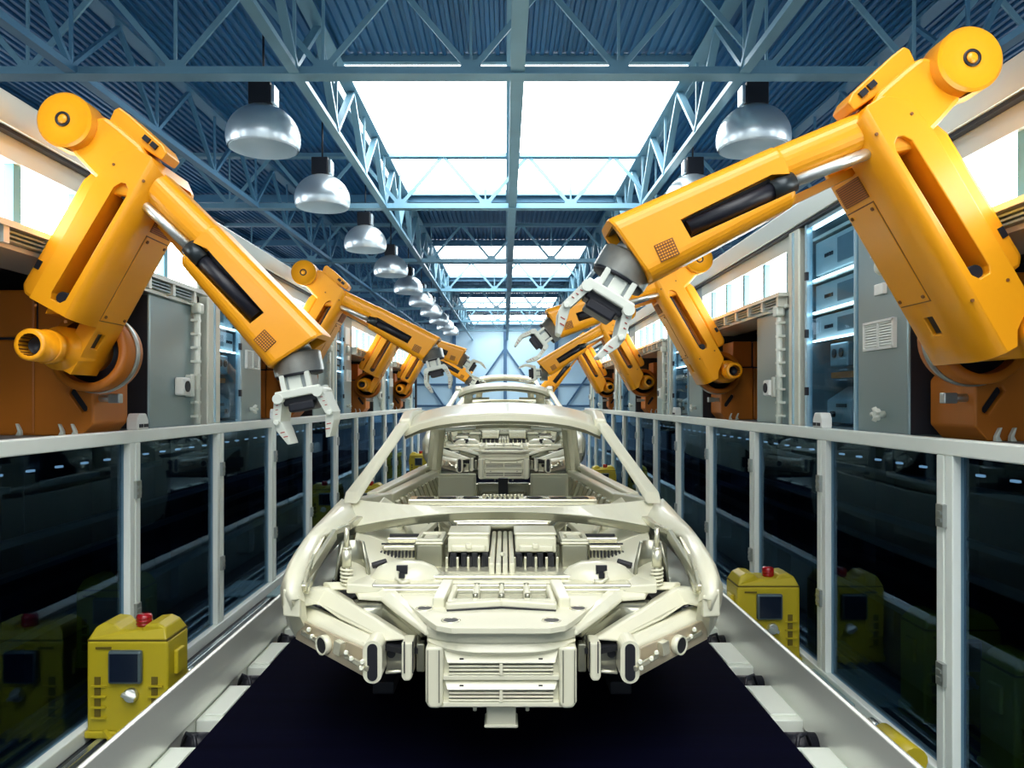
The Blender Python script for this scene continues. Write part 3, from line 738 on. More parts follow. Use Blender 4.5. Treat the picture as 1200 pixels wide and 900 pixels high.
    c2 = NB(); bx(c2, 258 * U, 330 * U, .065, .235, -38 * U, 18 * U)
    me = cut(me, [c1, c2]); bm = NB(); bm.from_mesh(me); put('forearm', bm, 'orange')
    bm = NB(); prism(bm, e([(120, -24), (228, -25), (229, -5), (128, -2)]), .078, .084); put('slot_floor', bm, 'black')
    bm = NB(); cyl(bm, (112 * U, .055, -15.5 * U), (226 * U, .055, -15.5 * U), .030, n=20); put('piston_sleeve', bm, 'black')
    bm = NB(); cyl(bm, (110 * U, .055, -15.5 * U), (134 * U, .055, -15.5 * U), .036, n=20); put('sleeve_collar', bm, 'sleeve')
    bm = NB(); cyl(bm, (8 * U, .06, -21 * U), (112 * U, .055, -15.5 * U), .021, n=20); put('piston_rod', bm, 'chrome')
    bm = NB(); bx(bm, -4 * U, 22 * U, .04, .09, -32 * U, -12 * U); put('rod_mount', bm, 'black')
    bm = NB(); beam(bm, (20 * U, .20, -27 * U), (118 * U, .18, -30 * U), .04, .03); put('lower_rod', bm, 'orange')
    bm = NB(); bx(bm, 246 * U, 266 * U, .026, .031, -36 * U, -18 * U); put('forearm_vent', bm, 'vent_brown')
    bm = NB()
    for k in range(7):
        for j in range(6): bx(bm, (247.5 + k * 2.7) * U, (249 + k * 2.7) * U, .0235, .027, (-35 + j * 2.9) * U, (-33.6 + j * 2.9) * U)
    put('vent_mesh', bm, 'orange')
    bm = NB()
    bx(bm, 257 * U, 259 * U, .066, .234, -37.5 * U, 17.5 * U)
    for z in (-37.6, 16.6): bx(bm, 259 * U, (281 if z < 0 else 291) * U, .066, .234, z * U, (z + 1) * U)
    bx(bm, 259 * U, 282 * U, .231, .235, -36 * U, 16 * U)
    put('end_cavity', bm, 'black')
    bm = NB(); bm2 = None
    for y in (.11, .15, .19): cyl(bm, (262 * U, y, 2 * U), (291 * U, y, -16 * U), .010, n=10)
    put('wrist_cables', bm, 'chrome')
    # ---- wrist and gripper, local -z = pointing direction, x across, y depth
    bm = NB(); lathe(bm, [(0, .052), (.098, .052), (.098, .052), (.104, .046), (.104, .046), (.104, -.034), (.104, -.034), (.09, -.038), (0, -.038)], (0, .15, 0), 'z', 40); put('wrist', bm, 'disc')
    bm = NB(); lathe(bm, [(.0, -.046), (.098, -.046), (.100, -.036), (0, -.036)], (0, .15, 0), 'z', 40); put('wrist_lip', bm, 'black')
    bm = NB(); lathe(bm, [(0, .10), (.05, .10), (.06, .06), (0, .06)], (0.01, .15, 0), 'z', 24); put('wrist_neck', bm, 'steel')
    bm = NB(); bx(bm, -.052, .052, .08, .24, -.125, -.040); put('palm', bm, 'disc')
    bm = NB()
    for x in (-.056, .050): bx(bm, x - .011, x + .011, .060, .085, -.130, -.036)
    bx(bm, -.034, .020, .068, .10, -.112, -.042)
    put('palm_plates', bm, 'grip')
    bm = NB(); bx(bm, -.095, .095, .05, .085, -.135, -.100); bx(bm, -.095, .095, .19, .225, -.135, -.100); put('crossbar', bm, 'grip')
    bm = NB(); bx(bm, -.075, .075, .08, .19, -.165, -.120); bx(bm, -.055, .055, .07, .20, -.195, -.155); put('actuator', bm, 'black')
    for q, nm in ((-1, 'outer'), (1, 'inner')):
        bm = NB(); X = q * .084
        sec = lambda x, w, z, y0, y1: [(x - w, y0, z), (x + w, y0, z), (x + w, y1, z), (x - w, y1, z)]
        cyl(bm, (X, .04, -.13), (X, .235, -.13), .021, n=20)
        loft(bm, [sec(X, .018, -.125, .055, .22), sec(X + q * .028, .016, -.225, .065, .21)])
        put('jaw_' + nm, bm, 'grip')
        bm = NB(); X2 = X + q * .028
        loft(bm, [sec(X2, .016, -.222, .07, .205), sec(X2 - q * .008, .019, -.26, .075, .20), sec(X2 - q * .03, .009, -.325, .085, .19)])
        cyl(bm, (X2, .055, -.225), (X2, .22, -.225), .011, n=14)
        put('fingertip_' + nm, bm, 'grip')
        bm = NB()
        for k in range(3): box(bm, (X2 - q * (.004 + .009 * k) , .076 + .0015 * k, -.25 - .02 * k), (.018, .004, .004))
        for k in range(3): box(bm, (X + q * (.010 + .006 * k), .058 + .002 * k, -.155 - .018 * k), (.010, .006, .003))
        put('finger_marks_' + nm, bm, 'red_mark')
    # ---- fixed base; origin = arm origin, z=0 there; deck is at -(ZA)
    return K

KM = {-1: robot_meshes(False), 1: robot_meshes(True)}
BV = {'lower_arm': .014, 'guide_bar': .015, 'elbow_housing': .016, 'elbow_ridge': .008, 'forearm': .004, 'palm': .006, 'crossbar': .006, 'actuator': .008,
      'jaw_outer': .004, 'jaw_inner': .004, 'fingertip_outer': .003, 'fingertip_inner': .003, 'access_panel': .003, 'palm_plates': .003}

def base_meshes(s):
    K = {}
    def put(k, bm, m): K[k] = mesh_of(bm, 'base_' + k, M[m], s > 0)
    zd = ZD - ZA[s]
    # pedestal block with a groove cross on its aisle side, local x = towards the aisle
    bm = NB()
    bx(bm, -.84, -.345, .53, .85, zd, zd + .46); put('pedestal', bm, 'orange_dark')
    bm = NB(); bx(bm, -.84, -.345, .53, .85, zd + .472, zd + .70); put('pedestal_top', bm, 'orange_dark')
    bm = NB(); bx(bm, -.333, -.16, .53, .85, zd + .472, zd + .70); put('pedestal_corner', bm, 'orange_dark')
    bm = NB(); bx(bm, -.82, -.18, .545, .83, zd + .01, zd + .69); put('pedestal_core', bm, 'dark')
    # turret foot under the arm
    bm = NB(); prism(bm, [(-.333, zd), (-.10, zd), (-.047, zd + .06), (-.047, zd + .26), (-.08, zd + .30), (-.10, zd + .46), (-.333, zd + .46)], .50, .83)
    me = mesh_of(bm, 'turret', M['orange'])
    c = NB(); prism(c, [(-.168, zd + .205), (-.155, zd + .225), (-.138, zd + .222), (-.078, zd + .135), (-.080, zd + .118), (-.102, zd + .112)], -.2, .66)
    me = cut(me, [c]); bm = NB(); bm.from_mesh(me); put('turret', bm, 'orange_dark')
    bm = NB(); prism(bm, [(-.168, zd + .205), (-.155, zd + .225), (-.138, zd + .222), (-.078, zd + .135), (-.080, zd + .118), (-.102, zd + .112)], .525, .66); put('slot_shade', bm, 'black')  # black insert painting the shade inside the turret slot
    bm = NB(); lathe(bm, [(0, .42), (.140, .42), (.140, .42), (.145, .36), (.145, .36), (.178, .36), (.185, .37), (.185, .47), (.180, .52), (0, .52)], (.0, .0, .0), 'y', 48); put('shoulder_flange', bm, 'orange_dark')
    bm = NB(); lathe(bm, [(0, .412), (.141, .412), (.141, .422), (0, .422)], (.0, .0, .0), 'y', 40); put('flange_shade', bm, 'black')  # black disc standing in for the shading around the hub
    bm = NB(); lathe(bm, [(.185, .44), (.192, .44), (.192, .47), (.185, .47)], (.0, .0, .0), 'y', 48, True); put('flange_ring', bm, 'steel')
    bm = NB(); lathe(bm, [(0, -.02), (.046, -.02), (.046, -.02), (.046, -.10), (.046, -.10), (.060, -.10), (.066, -.094), (.067, .0), (.067, .0), (.072, .004), (.072, .05), (.064, .055), (.064, .10), (.095, .11), (.095, .42), (0, .42)], (0, .0, 0), 'y', 40); put('hub', bm, 'orange')
    bm = NB(); lathe(bm, [(0, -.03), (.030, -.03), (.034, -.05), (.036, -.05), (.036, -.022), (0, -.022)], (0, 0, 0), 'y', 28); put('hub_socket', bm, 'black')
    bm = NB()
    for k in range(18):
        a = 2 * math.pi * k / 18
        beam(bm, (.0455 * math.cos(a), -.098, .0455 * math.sin(a)), (.0455 * math.cos(a), -.04, .0455 * math.sin(a)), .005, .004, (math.cos(a), 0, math.sin(a)))
    put('hub_teeth', bm, 'vent_brown')
    bm = NB()
    for x, y in ((-.42, .49), (-.20, .46), (-.14, .46)):
        prism(bm, [(x, zd), (x + .028, zd), (x + .026, zd + .022), (x + .010, zd + .055), (x, zd + .058), (x + .012, zd + .022)], y + .008, y + .03)
    put('hold_down_hooks', bm, 'grip')
    bm = NB(); bx(bm, .0, .055, .54, .58, zd + .155, zd + .20); cyl(bm, (-.05, .56, zd + .178), (.005, .56, zd + .178), .018, n=12); put('proximity_sensor', bm, 'steel')
    return K
X0 = {-1: -1.914, 1: 1.72}; ZA = {-1: 1.777, 1: 1.80}
BM_ = {s: base_meshes(s) for s in (-1, 1)}
EX, EZ = -10 * U, 234 * U                     # elbow in lower-arm coordinates
DX, DZ = -97 * U, 246 * U                     # drum

def robot(s, y, lean, fore, grip, label, hubshift=0.0):
    """s side; lean of the lower arm towards the aisle, forearm angle under the horizontal, gripper angle from straight down, degrees"""
    K = KM[s]; B = BM_[s]; m = -s             # +1: aisle is +x
    t = thing('robot_arm', label, 'robot arm', (X0[s], y, ZA[s]), 'orange robot arms along the line')
    def part(name, me, parent, loc=(0, 0, 0), ry=0.0):
        o = link(name, me, parent, BV.get(name, 0.0) if name in BV else 0.0, 2, loc)
        o.rotation_euler = (0, ry, 0); return o
    hs = (-m * hubshift, 0, 0)
    p = link('pedestal', B['pedestal'], t, .012, 2, hs); link('pedestal_top', B['pedestal_top'], t, .012, 2, hs); link('pedestal_corner', B['pedestal_corner'], t, .012, 2, hs); link('pedestal_core', B['pedestal_core'], p)
    link('hold_down_hooks', B['hold_down_hooks'], p, .003)
    tu = link('turret', B['turret'], t, .02, 3, hs); link('slot_shade', B['slot_shade'], tu); link('proximity_sensor', B['proximity_sensor'], tu, .004)
    link('shoulder_flange', B['shoulder_flange'], t, 0, 2, hs).location = hs
    sf = link('flange_ring', B['flange_ring'], t, 0, 2, hs); link('flange_shade', B['flange_shade'], t, 0, 2, hs)
    h = link('hub', B['hub'], t, 0, 2, (hs[0], .04, 0)); link('hub_socket', B['hub_socket'], h); link('hub_teeth', B['hub_teeth'], h)
    a = R(lean) * m
    la = part('lower_arm', K['lower_arm'], t, (0, 0, 0), a)
    for k in ('slot_liner', 'slot_rod', 'leg_window_shade', 'panel_seam', 'access_panel', 'panel_screws', 'guide_bolts'): link(k, K[k], la)
    v = link('vent_plate', K['vent_plate'], la); link('vent_louvres', K['vent_louvres'], la)
    part('guide_bar', K['guide_bar'], t, (0, 0, 0), a)
    def at(x, z, ang): return (m * (x * math.cos(ang) + z * math.sin(ang)), -x * math.sin(ang) + z * math.cos(ang))
    ex, ez = at(EX, EZ, R(lean)); dx, dz = at(DX, DZ, R(lean))
    eh = part('elbow_housing', K['elbow_housing'], t, (ex, 0, ez), R(lean - 29) * m)
    er = link('elbow_ridge', K['elbow_ridge'], eh, .006); link('ridge_bolts', K['ridge_bolts'], eh)
    dr = part('elbow_drum', K['elbow_drum'], t, (dx, 0, dz)); link('drum_ring', K['drum_ring'], dr); link('drum_cap', K['drum_cap'], dr)
    fa = part('forearm', K['forearm'], t, (ex, 0, ez), R(fore) * m)
    for k in ('slot_floor', 'piston_sleeve', 'sleeve_collar', 'piston_rod', 'rod_mount', 'lower_rod', 'forearm_vent', 'vent_mesh', 'end_cavity', 'wrist_cables'):
        link(k, K[k], fa)
    f = R(fore)
    wx, wz = at(297 * U, -25 * U, f)
    wp = (ex + wx, 0, ez + wz); g = -R(grip) * m
    wr = part('wrist', K['wrist'], t, wp, g); link('wrist_lip', K['wrist_lip'], wr); link('wrist_neck', K['wrist_neck'], wr)
    pa = part('gripper_palm', K['palm'], t, wp, g); pa.modifiers.clear()
    b = pa.modifiers.new('edge', 'BEVEL'); b.width = .006; b.segments = 2
    link('palm_plates', K['palm_plates'], pa, .003); link('crossbar', K['crossbar'], pa, .006); link('actuator', K['actuator'], pa, .008)
    for nm in ('outer', 'inner'):
        j = part('gripper_jaw', K['jaw_' + nm], t, wp, g); link('fingertip', K['fingertip_' + nm], j, .003); link('finger_marks', K['finger_marks_' + nm], j)
    return t
YR = {-1: 3.10, 1: 2.60}
robot(-1, YR[-1], 29, 46, 11, 'large orange arm at left with its gripper lowered in front of the fence rail')
robot(1, YR[1], 30, 24, 31, 'largest orange arm, at right, its forearm stretched high across under a pendant lamp', hubshift=.16)
robot(-1, YR[-1] + P, 29, 27, 14, 'second orange arm in the left machine line, behind the arm lowered to the fence', .05)
robot(1, YR[1] + P, 29, 17, 52, 'second orange arm in the right machine line, drum just under the largest forearm', .16)
robot(-1, YR[-1] + 2 * P, 29, 18, 58, 'third orange arm from the camera, in the %s' % WHERE[-1], .05)
robot(1, YR[1] + 2 * P, 29, 31, 88, 'third orange arm from the camera, in the %s' % WHERE[1], .16)
robot(-1, YR[-1] + 3 * P, 29, 28, 62, 'last orange arm of the %s, far from the camera' % WHERE[-1], .05)
robot(1, YR[1] + 3 * P, 29, 50, 82, 'last orange arm of the %s, far from the camera' % WHERE[1], .16)
# ================================================================== CAR BODIES
CX = 588.0
def S(px, py, d, dx=0, dy=0, dz=0):
    """photo position of the first body's near half -> (outward, depth from the camera, height)"""
    return Vector((abs(px - CX) * d / F * (1 if px < CX else -1) + dx, d + dy, ZC - (py - YC) * d / F + dz))
def Z(py, d): return ZC - (py - YC) * d / F
CAR_Y = 2.6
def make_car():
    t = thing('car_body', 'cream bare car body nearest the camera, open engine bay facing it', 'car body', (XCAR, 0, 0), 'cream car bodies on the conveyor')
    def half(name, build, m, parent=t, bevel=.006, seg=2):
        """one child per side"""
        out = []
        for s in (-1, 1):
            bm = NB(); build(bm); out.append(obj(name, bm, m, parent if not isinstance(parent, list) else parent[(s + 1) // 2], bevel, seg, flip=s < 0))
        return out
    def sym(name, build, m, parent=t, bevel=.006, seg=2):
        bm = NB(); build(bm); mirror_x(bm); return obj(name, bm, m, parent, bevel, seg)
    # ---- roof
    bm = NB(); ny, nx = 15, 13; up = []; dn = []
    for j in range(ny):
        v = j / (ny - 1); y = 4.22 + v * 2.15
        hw = .575 + .05 * math.sin(v * math.pi) ; zc = 1.452 + .100 * math.sin(min(1, v * 1.02 + .08) * math.pi * .80) - .02 * v
        ru, rd = [], []
        for i in range(nx):
            u = i / (nx - 1) * 2 - 1
            yy = y + (.17 * u * u if v < .5 else -.12 * u * u) * abs(1 - 2 * v)
            z = zc - .060 * u * u - .035 * u ** 6
            ru.append(bm.verts.new((u * hw, yy, z))); rd.append(bm.verts.new((u * (hw - .01), yy, z - .032)))
        up.append(ru); dn.append(rd)
    for j in range(ny - 1):
        for i in range(nx - 1):
            bm.faces.new((up[j][i], up[j][i + 1], up[j + 1][i + 1], up[j + 1][i])).smooth = True
            bm.faces.new((dn[j][i], dn[j + 1][i], dn[j + 1][i + 1], dn[j][i + 1])).smooth = True
    for j in range(ny - 1):
        for i in (0, nx - 1): bm.faces.new((up[j][i], up[j + 1][i], dn[j + 1][i], dn[j][i]))
    for i in range(nx - 1):
        for j in (0, ny - 1): bm.faces.new((up[j][i], up[j][i + 1], dn[j][i + 1], dn[j][i]))
    obj('roof_panel', bm, 'car', t)
    def bow(bm, y, hw, zc, drop, w, h, n=12):
        secs = []
        for i in range(n + 1):
            u = i / n * 2 - 1; x = u * hw; yy = y + .16 * u * u if y < 5 else y; z = zc - drop * u * u
            secs.append([(x, yy - w, z), (x, yy + w, z), (x, yy + w, z - h), (x, yy - w, z - h)])
        loft(bm, secs)
    bm = NB(); secs = []
    for i in range(17):
        u = i / 8 - 1; x = u * .572; yy = 4.222 + .17 * u * u; z = 1.473 - .060 * u * u - .035 * u ** 6 - .026
        secs.append([(x, yy + .004, z), (x, yy + .10, z + .01), (x, yy + .10, z - .03), (x, yy + .03, z - .026)])
    loft(bm, secs); obj('windshield_header', bm, 'car_grey', t, .003)
    for y, hw, zc in ((5.3, .60, 1.505), (6.30, .56, 1.47)):
        bm = NB(); bow(bm, y, hw, zc, .08, .05, .03); obj('roof_bow', bm, 'car_in', t, .006)
    # ---- windshield pillars, side roof rails and rear pillars
    def pillar(bm):
        pts = [(.742, 3.70, 1.075, .042, .05), (.70, 3.90, 1.165, .036, .045), (.64, 4.14, 1.285, .032, .042), (.592, 4.33, 1.385, .034, .045), (.575, 4.45, 1.415, .036, .05)]
        loft(bm, [[(x - w, y - d * .5, z - d * .5), (x + w, y, z - d * .55), (x + w * .9, y + d, z + d * .5), (x - w * .8, y + d * .6, z + d * .55)] for x, y, z, w, d in pts])
    half('windshield_pillar', pillar, 'car', bevel=.010)
    def rail(bm):
        pts = [(.575, 4.42, 1.415), (.615, 4.9, 1.455), (.630, 5.4, 1.46), (.60, 6.0, 1.43), (.575, 6.4, 1.37), (.62, 6.8, 1.13), (.66, 7.0, .98)]
        loft(bm, [[(x - .04, y, z - .035), (x + .035, y, z - .045), (x + .03, y, z + .03), (x - .035, y, z + .035)] for x, y, z in pts])
    half('side_roof_rail', rail, 'car', bevel=.012)
    def bstrut(bm):
        a, b = S(512, 499, 6.1), S(506, 556, 6.2)
        beam(bm, a, b, .055, .05, (1, 0, 0)); beam(bm, a + Vector((-.035, -.02, 0)), b + Vector((-.035, -.02, 0)), .012, .05, (1, 0, 0)); beam(bm, a + Vector((.036, -.02, 0)), b + Vector((.036, -.02, 0)), .014, .05, (1, 0, 0))
        box(bm, a + Vector((0, -.03, .0)), (.11, .05, .07))
        beam(bm, a + Vector((-.02, 0, -.03)), a + Vector((-.30, .05, -.02)), .03, .03)
    half('rear_strut', bstrut, 'car_in', bevel=.006)
    def belt(bm):
        a, b, c = Vector((.55, 6.25, .955)), Vector((.71, 4.62, .955)), Vector((.76, 3.85, 1.02))
        beam(bm, a, b, .07, .06); beam(bm, b, c, .07, .07)
        beam(bm, a + Vector((.08, 0, .05)), b + Vector((.08, -.05, .03)), .07, .03)
    half('side_belt_rail', belt, 'car', bevel=.010)
    def inner_side(bm):
        for k in range(12):
            y = 4.6 + k * .14
            x = .52 + (6.25 - y) * .075
            beam(bm, (x, y, .945), (x - .05, y + .03, .80), .045, .025)
        hexa(bm, [(.66, 4.5, .93), (.70, 4.5, .93), (.58, 6.3, .93), (.54, 6.3, .93), (.66, 4.5, .60), (.70, 4.5, .60), (.58, 6.3, .60), (.54, 6.3, .60)])
    half('inner_side_ribs', inner_side, 'car_in', bevel=.004)
    def outer_side(bm):
        pts = [(3.75, .79, 1.00, .80), (4.3, .825, .955, .78), (5.2, .84, .945, .78), (6.2, .80, .96, .76), (7.0, .70, .98, .70)]
        loft(bm, [[(x, y, z), (x + .02, y, z - .10), (x + .035, y, z - .3), (b, y, .46), (b - .05, y, .46), (x - .05, y, z - .2), (x - .06, y, z - .01)] for y, x, z, b in pts])
    half('side_panel', outer_side, 'car', bevel=.008)
    bm = NB(); bx(bm, -.72, .72, 3.3, 6.95, .46, .52); bx(bm, -.10, .10, 3.6, 6.6, .52, .68)
    for y in (4.2, 5.0, 5.8): bx(bm, -.70, .70, y - .05, y + .05, .52, .60)
    obj('floor_pan', bm, 'car_grey', t, .01)
    # ---- cabin seen through the windshield: cross beam, seat panels, rear shelf
    bm = NB(); z0 = Z(585, 4.45); bx(bm, -.56, .56, 4.45, 4.60, z0 - .06, z0); bx(bm, -.60, .60, 4.38, 4.45, z0 - .07, z0 - .028); bx(bm, -.63, .63, 4.30, 4.38, z0 - .09, z0 - .05)
    cb = obj('dash_cross_beam', bm, 'car_in', t, .008)
    bm = NB()
    for x, w in ((-.46, .05), (-.33, .05), (.33, .05), (.46, .05)): bx(bm, x - w, x + w, 4.47, 4.55, z0 - .001, z0 + .002)
    for x in (-.19, .19): lathe(bm, [(0, z0 - .001), (.05, z0 - .001), (.05, z0 + .003), (0, z0 + .003)], (x, 4.52, 0), n=18)
    for k in range(7): bx(bm, -.10 + k * .03, -.085 + k * .03, 4.47, 4.55, z0 - .001, z0 + .002)
    obj('beam_slots', bm, 'car_dark', cb, 0)
    bm = NB()
    for k in range(12): cyl(bm, (-.115 + k * .021, 4.57, z0), (-.115 + k * .021, 4.57, z0 + .014), .009, n=8)
    obj('beam_studs', bm, 'car_in', cb, 0)
    half('seat_panel', lambda bm: (bx(bm, .195, .465, 5.40, 5.46, .80, 1.028), bx(bm, .205, .455, 5.385, 5.40, .82, 1.01)), 'car', bevel=.012)
    bm = NB(); bx(bm, -.19, .19, 5.5, 5.58, .78, .95); bx(bm, -.16, .16, 5.42, 5.5, .80, .90); obj('tunnel_box', bm, 'car_grey', t, .012)
    bm = NB(); bx(bm, -.035, .035, 5.36, 5.42, .86, 1.0); obj('tunnel_bracket', bm, 'car_dark', t, .005)
    bm = NB(); bx(bm, -.50, .50, 6.85, 6.95, .55, .80); obj('rear_panel', bm, 'car_in', t, .015)
    # ---- cowl: arched band under the windshield
    bm = NB(); n = 20; secs = []; face = []
    for i in range(n + 1):
        u = i / n * 2 - 1; q = abs(u) ** 2.6; q2 = u * u
        xr = u * .745; zr = 1.031 + .036 * q; yr = 3.72 + .03 * q2
        xf = u * .735; yf = 3.62 - .05 * q2; zf = 1.021 - .068 * abs(u) ** 2.2
        secs.append([(xr, yr, zr), (xf, yf, zf), (xf, yf + .03, zf - .034), (xr, yr, zr - .05)])
    loft(bm, secs, smooth=False); obj('cowl_band', bm, 'car', t, .006)
    bm = NB(); secs = []
    for i in range(n + 1):
        u = i / n * 2 - 1; xf = u * .725; yf = 3.635 - .05 * u * u; zf = 1.021 - .068 * abs(u) ** 2.2 - .002
        secs.append([(xf, yf - .016, zf), (xf, yf + .014, zf - .042), (xf, yf + .045, zf - .046), (xf, yf + .02, zf)])
    loft(bm, secs); obj('cowl_lip', bm, 'car_grey', t, .003)
    # ---- front fenders
    def fender(bm):
        O = [(400, 584, 3.76), (392, 592, 3.66), (380, 605, 3.50), (366, 619, 3.38), (355, 633, 3.26), (345, 648, 3.14), (337, 662, 3.02), (332, 679, 2.92), (334, 697, 2.86), (343, 712, 2.84)]
        I = [(428, 602, 3.72), (418, 610, 3.60), (405, 617, 3.50), (390, 622, 3.40), (376, 629, 3.30), (370, 640, 3.18), (362, 654, 3.04), (355, 672, 2.94), (350, 690, 2.88), (352, 702, 2.86)]
        secs = []
        for o, i in zip(O, I):
            a, b = S(*o), S(*i); mid = (a + b) / 2 + Vector((.012, -.02, .018))
            secs.append([b, mid, a, a + Vector((.03, .06, -.05)), a + Vector((.035, .16, -.16)), a + Vector((-.02, .18, -.17)), b + Vector((.0, .07, -.03))])
        loft(bm, secs, smooth=True)
    half('front_fender', fender, 'car', bevel=.0)
    def arch_lip(bm):
        I = [(420, 609, 3.60), (405, 618, 3.50), (390, 623.5, 3.42), (376, 630, 3.34), (370, 641, 3.22), (362, 655, 3.08), (355, 673, 2.97), (351, 692, 2.90)]
        for a, b in zip(I, I[1:]): beam(bm, S(*a, dy=.03), S(*b, dy=.03), .035, .03)
        beam(bm, S(392, 626, 3.40), S(352, 690, 2.93), .02, .05); beam(bm, S(378, 650, 3.25), S(360, 692, 2.96), .012, .03)
    half('arch_flange', arch_lip, 'car_in', bevel=.004)
    half('corner_bracket', lambda bm: (hexa(bm, [S(332, 690, 2.86), S(352, 698, 2.86), S(352, 724, 2.86), S(332, 722, 2.86), S(334, 690, 3.0), S(356, 696, 3.0), S(356, 722, 3.0), S(334, 722, 3.0)]),), 'car', bevel=.006)
    # ---- engine bay: floor tray, apron, units
    zt = .80
    bm = NB(); hexa(bm, [(-.50, 3.02, zt - .03), (.50, 3.02, zt - .03), (.44, 4.25, zt - .02), (-.44, 4.25, zt - .02), (-.50, 3.02, zt), (.50, 3.02, zt), (.44, 4.25, zt + .01), (-.44, 4.25, zt + .01)])
    bx(bm, -.52, .52, 3.02, 3.10, zt, zt + .018); bx(bm, -.36, .36, 3.12, 3.20, zt, zt + .03)
    obj('bay_floor', bm, 'car_in', t, .006)
    half('bay_apron', lambda bm: (hexa(bm, [(.47, 3.02, zt + .01), (.62, 3.02, zt + .02), (.70, 3.62, zt + .13), (.40, 3.62, zt + .01), (.47, 3.02, zt - .02), (.62, 3.02, zt - .02), (.70, 3.62, zt + .10), (.40, 3.62, zt - .02)]),
                                  hexa(bm, [(.40, 3.62, zt + .01), (.70, 3.62, zt + .13), (.66, 4.2, zt + .22), (.38, 4.2, zt + .05), (.40, 3.62, zt - .02), (.70, 3.62, zt + .10), (.66, 4.2, zt + .19), (.38, 4.2, zt)])), 'car', bevel=.006)
    bm = NB(); bx(bm, -.34, .34, 4.02, 4.10, zt, .935); bx(bm, -.28, .28, 3.94, 4.02, .88, .93); bx(bm, -.24, .24, 3.90, 3.94, .895, .925); obj('rear_bulkhead', bm, 'car_in', t, .008)
    bm = NB()
    for k in range(17): bx(bm, -.235 + k * .0285, -.222 + k * .0285, 3.40, 3.95, zt, zt + .05)
    obj('tunnel_slats', bm, 'car_dark', t, 0)
    bm = NB()
    for x in (-.042, -.014, .014, .042): bx(bm, x - .011, x + .011, 3.15, 3.93, zt, zt + .075)
    cyl(bm, (0, 3.3, zt + .075), (0, 3.3, zt + .09), .012, n=10); obj('tunnel_ribs', bm, 'car', t, .006)
    def battery(bm):
        bx(bm, .06, .245, 3.42, 3.70, .865, .935); bx(bm, .075, .23, 3.40, 3.42, .872, .90); bx(bm, .055, .25, 3.46, 3.66, .935, .948); bx(bm, .135, .165, 3.39, 3.42, .885, .91)
    bs = half('battery_block', battery, 'car', bevel=.008)
    half('battery_fins', lambda bm: [bx(bm, .062 + k * .048, .090 + k * .048, 3.41, 3.69, zt, .866) for k in range(4)], 'car_dark', parent=bs, bevel=.004)
    half('battery_teeth', lambda bm: [bx(bm, .050 + k * .048, .062 + k * .048, 3.39, 3.69, zt, .85) for k in range(5)], 'car_in', parent=bs, bevel=.003)
    bo = half('relay_box', lambda bm: (bx(bm, .27, .385, 3.40, 3.60, zt, .905), bx(bm, .262, .393, 3.39, 3.61, .905, .918)), 'car_grey', bevel=.006)
    half('relay_lid', lambda bm: (bx(bm, .268, .387, 3.395, 3.43, .918, .93), bx(bm, .268, .387, 3.57, 3.60, .918, .93), bx(bm, .268, .285, 3.42, 3.58, .918, .93), bx(bm, .37, .387, 3.42, 3.58, .918, .93), bx(bm, .30, .36, 3.44, 3.56, .916, .922)), 'car', parent=bo, bevel=.004)
    def manifold(bm):
        bx(bm, .40, .55, 3.50, 3.66, zt, .88); bx(bm, .40, .55, 3.48, 3.50, .86, .884); bx(bm, .40, .55, 3.60, 3.70, .88, .90)
    mf = half('manifold', manifold, 'car_in', bevel=.006)
    half('manifold_ribs', lambda bm: [bx(bm, .405 + k * .0165, .412 + k * .0165, 3.472, 3.50, .83, .858) for k in range(11)], 'car_dark', parent=mf, bevel=0)
    half('manifold_rails', lambda bm: (bx(bm, .39, .56, 3.505, 3.52, .884, .89), bx(bm, .40, .54, 3.62, 3.64, .90, .912)), 'car_dark', parent=mf, bevel=0)
    # shock tower dome with square hole, spring strut, small fittings
    def dome(bm):
        lathe(bm, [(.155, 0), (.15, .02), (.12, .055), (.075, .075), (0, .08)], (.40, 3.17, zt), n=28)
        for v in bm.verts: v.co.y = 3.17 + (v.co.y - 3.17) * .62
    dm = half('tower_dome', dome, 'car', bevel=0)
    half('dome_hole', lambda bm: (bx(bm, .385, .43, 3.085, 3.10, zt + .045, zt + .078), bx(bm, .395, .418, 3.07, 3.085, zt + .03, zt + .05)), 'car_dark', parent=dm, bevel=0)
    half('dome_hook', lambda bm: tube(bm, [(.42, 3.06, zt + .06), (.425, 3.045, zt + .035), (.40, 3.04, zt + .02), (.37, 3.045, zt + .025)], .008, 8), 'car', parent=dm, bevel=0)
    def strut(bm):
        x, y = .636, 3.10
        cyl(bm, (x, y, .78), (x, y, .90), .013, n=16); cyl(bm, (x, y, .872), (x, y, .942), .020, n=18); cyl(bm, (x, y, .942), (x, y, .952), .020, .013, n=18); cyl(bm, (x, y, .95), (x, y, 1.03), .010, n=12)
    st = half('suspension_strut', strut, 'car_in', bevel=0)
    def coil(bm):
        tube(bm, [(.636 + .023 * math.cos(a * .42), 3.10 + .023 * math.sin(a * .42), .79 + a * .0010) for a in range(0, 82)], .005, 6)
    half('coil_spring', coil, 'car', parent=st, bevel=0)
    def tower(bm):
        sec = []
        for z, r in ((.74, .085), (.86, .070), (.955, .048)):
            sec.append([(.63 + r * math.cos(a), 3.20 + r * math.sin(a) * .9, z) for a in [R(-20 + k * 22) for k in range(11)]] + [(.63 + (r - .012) * math.cos(a), 3.20 + (r - .012) * math.sin(a) * .9, z) for a in [R(200 - k * 22) for k in range(11)]])
        loft(bm, sec, True)
    half('strut_tower', tower, 'car_grey', bevel=0)
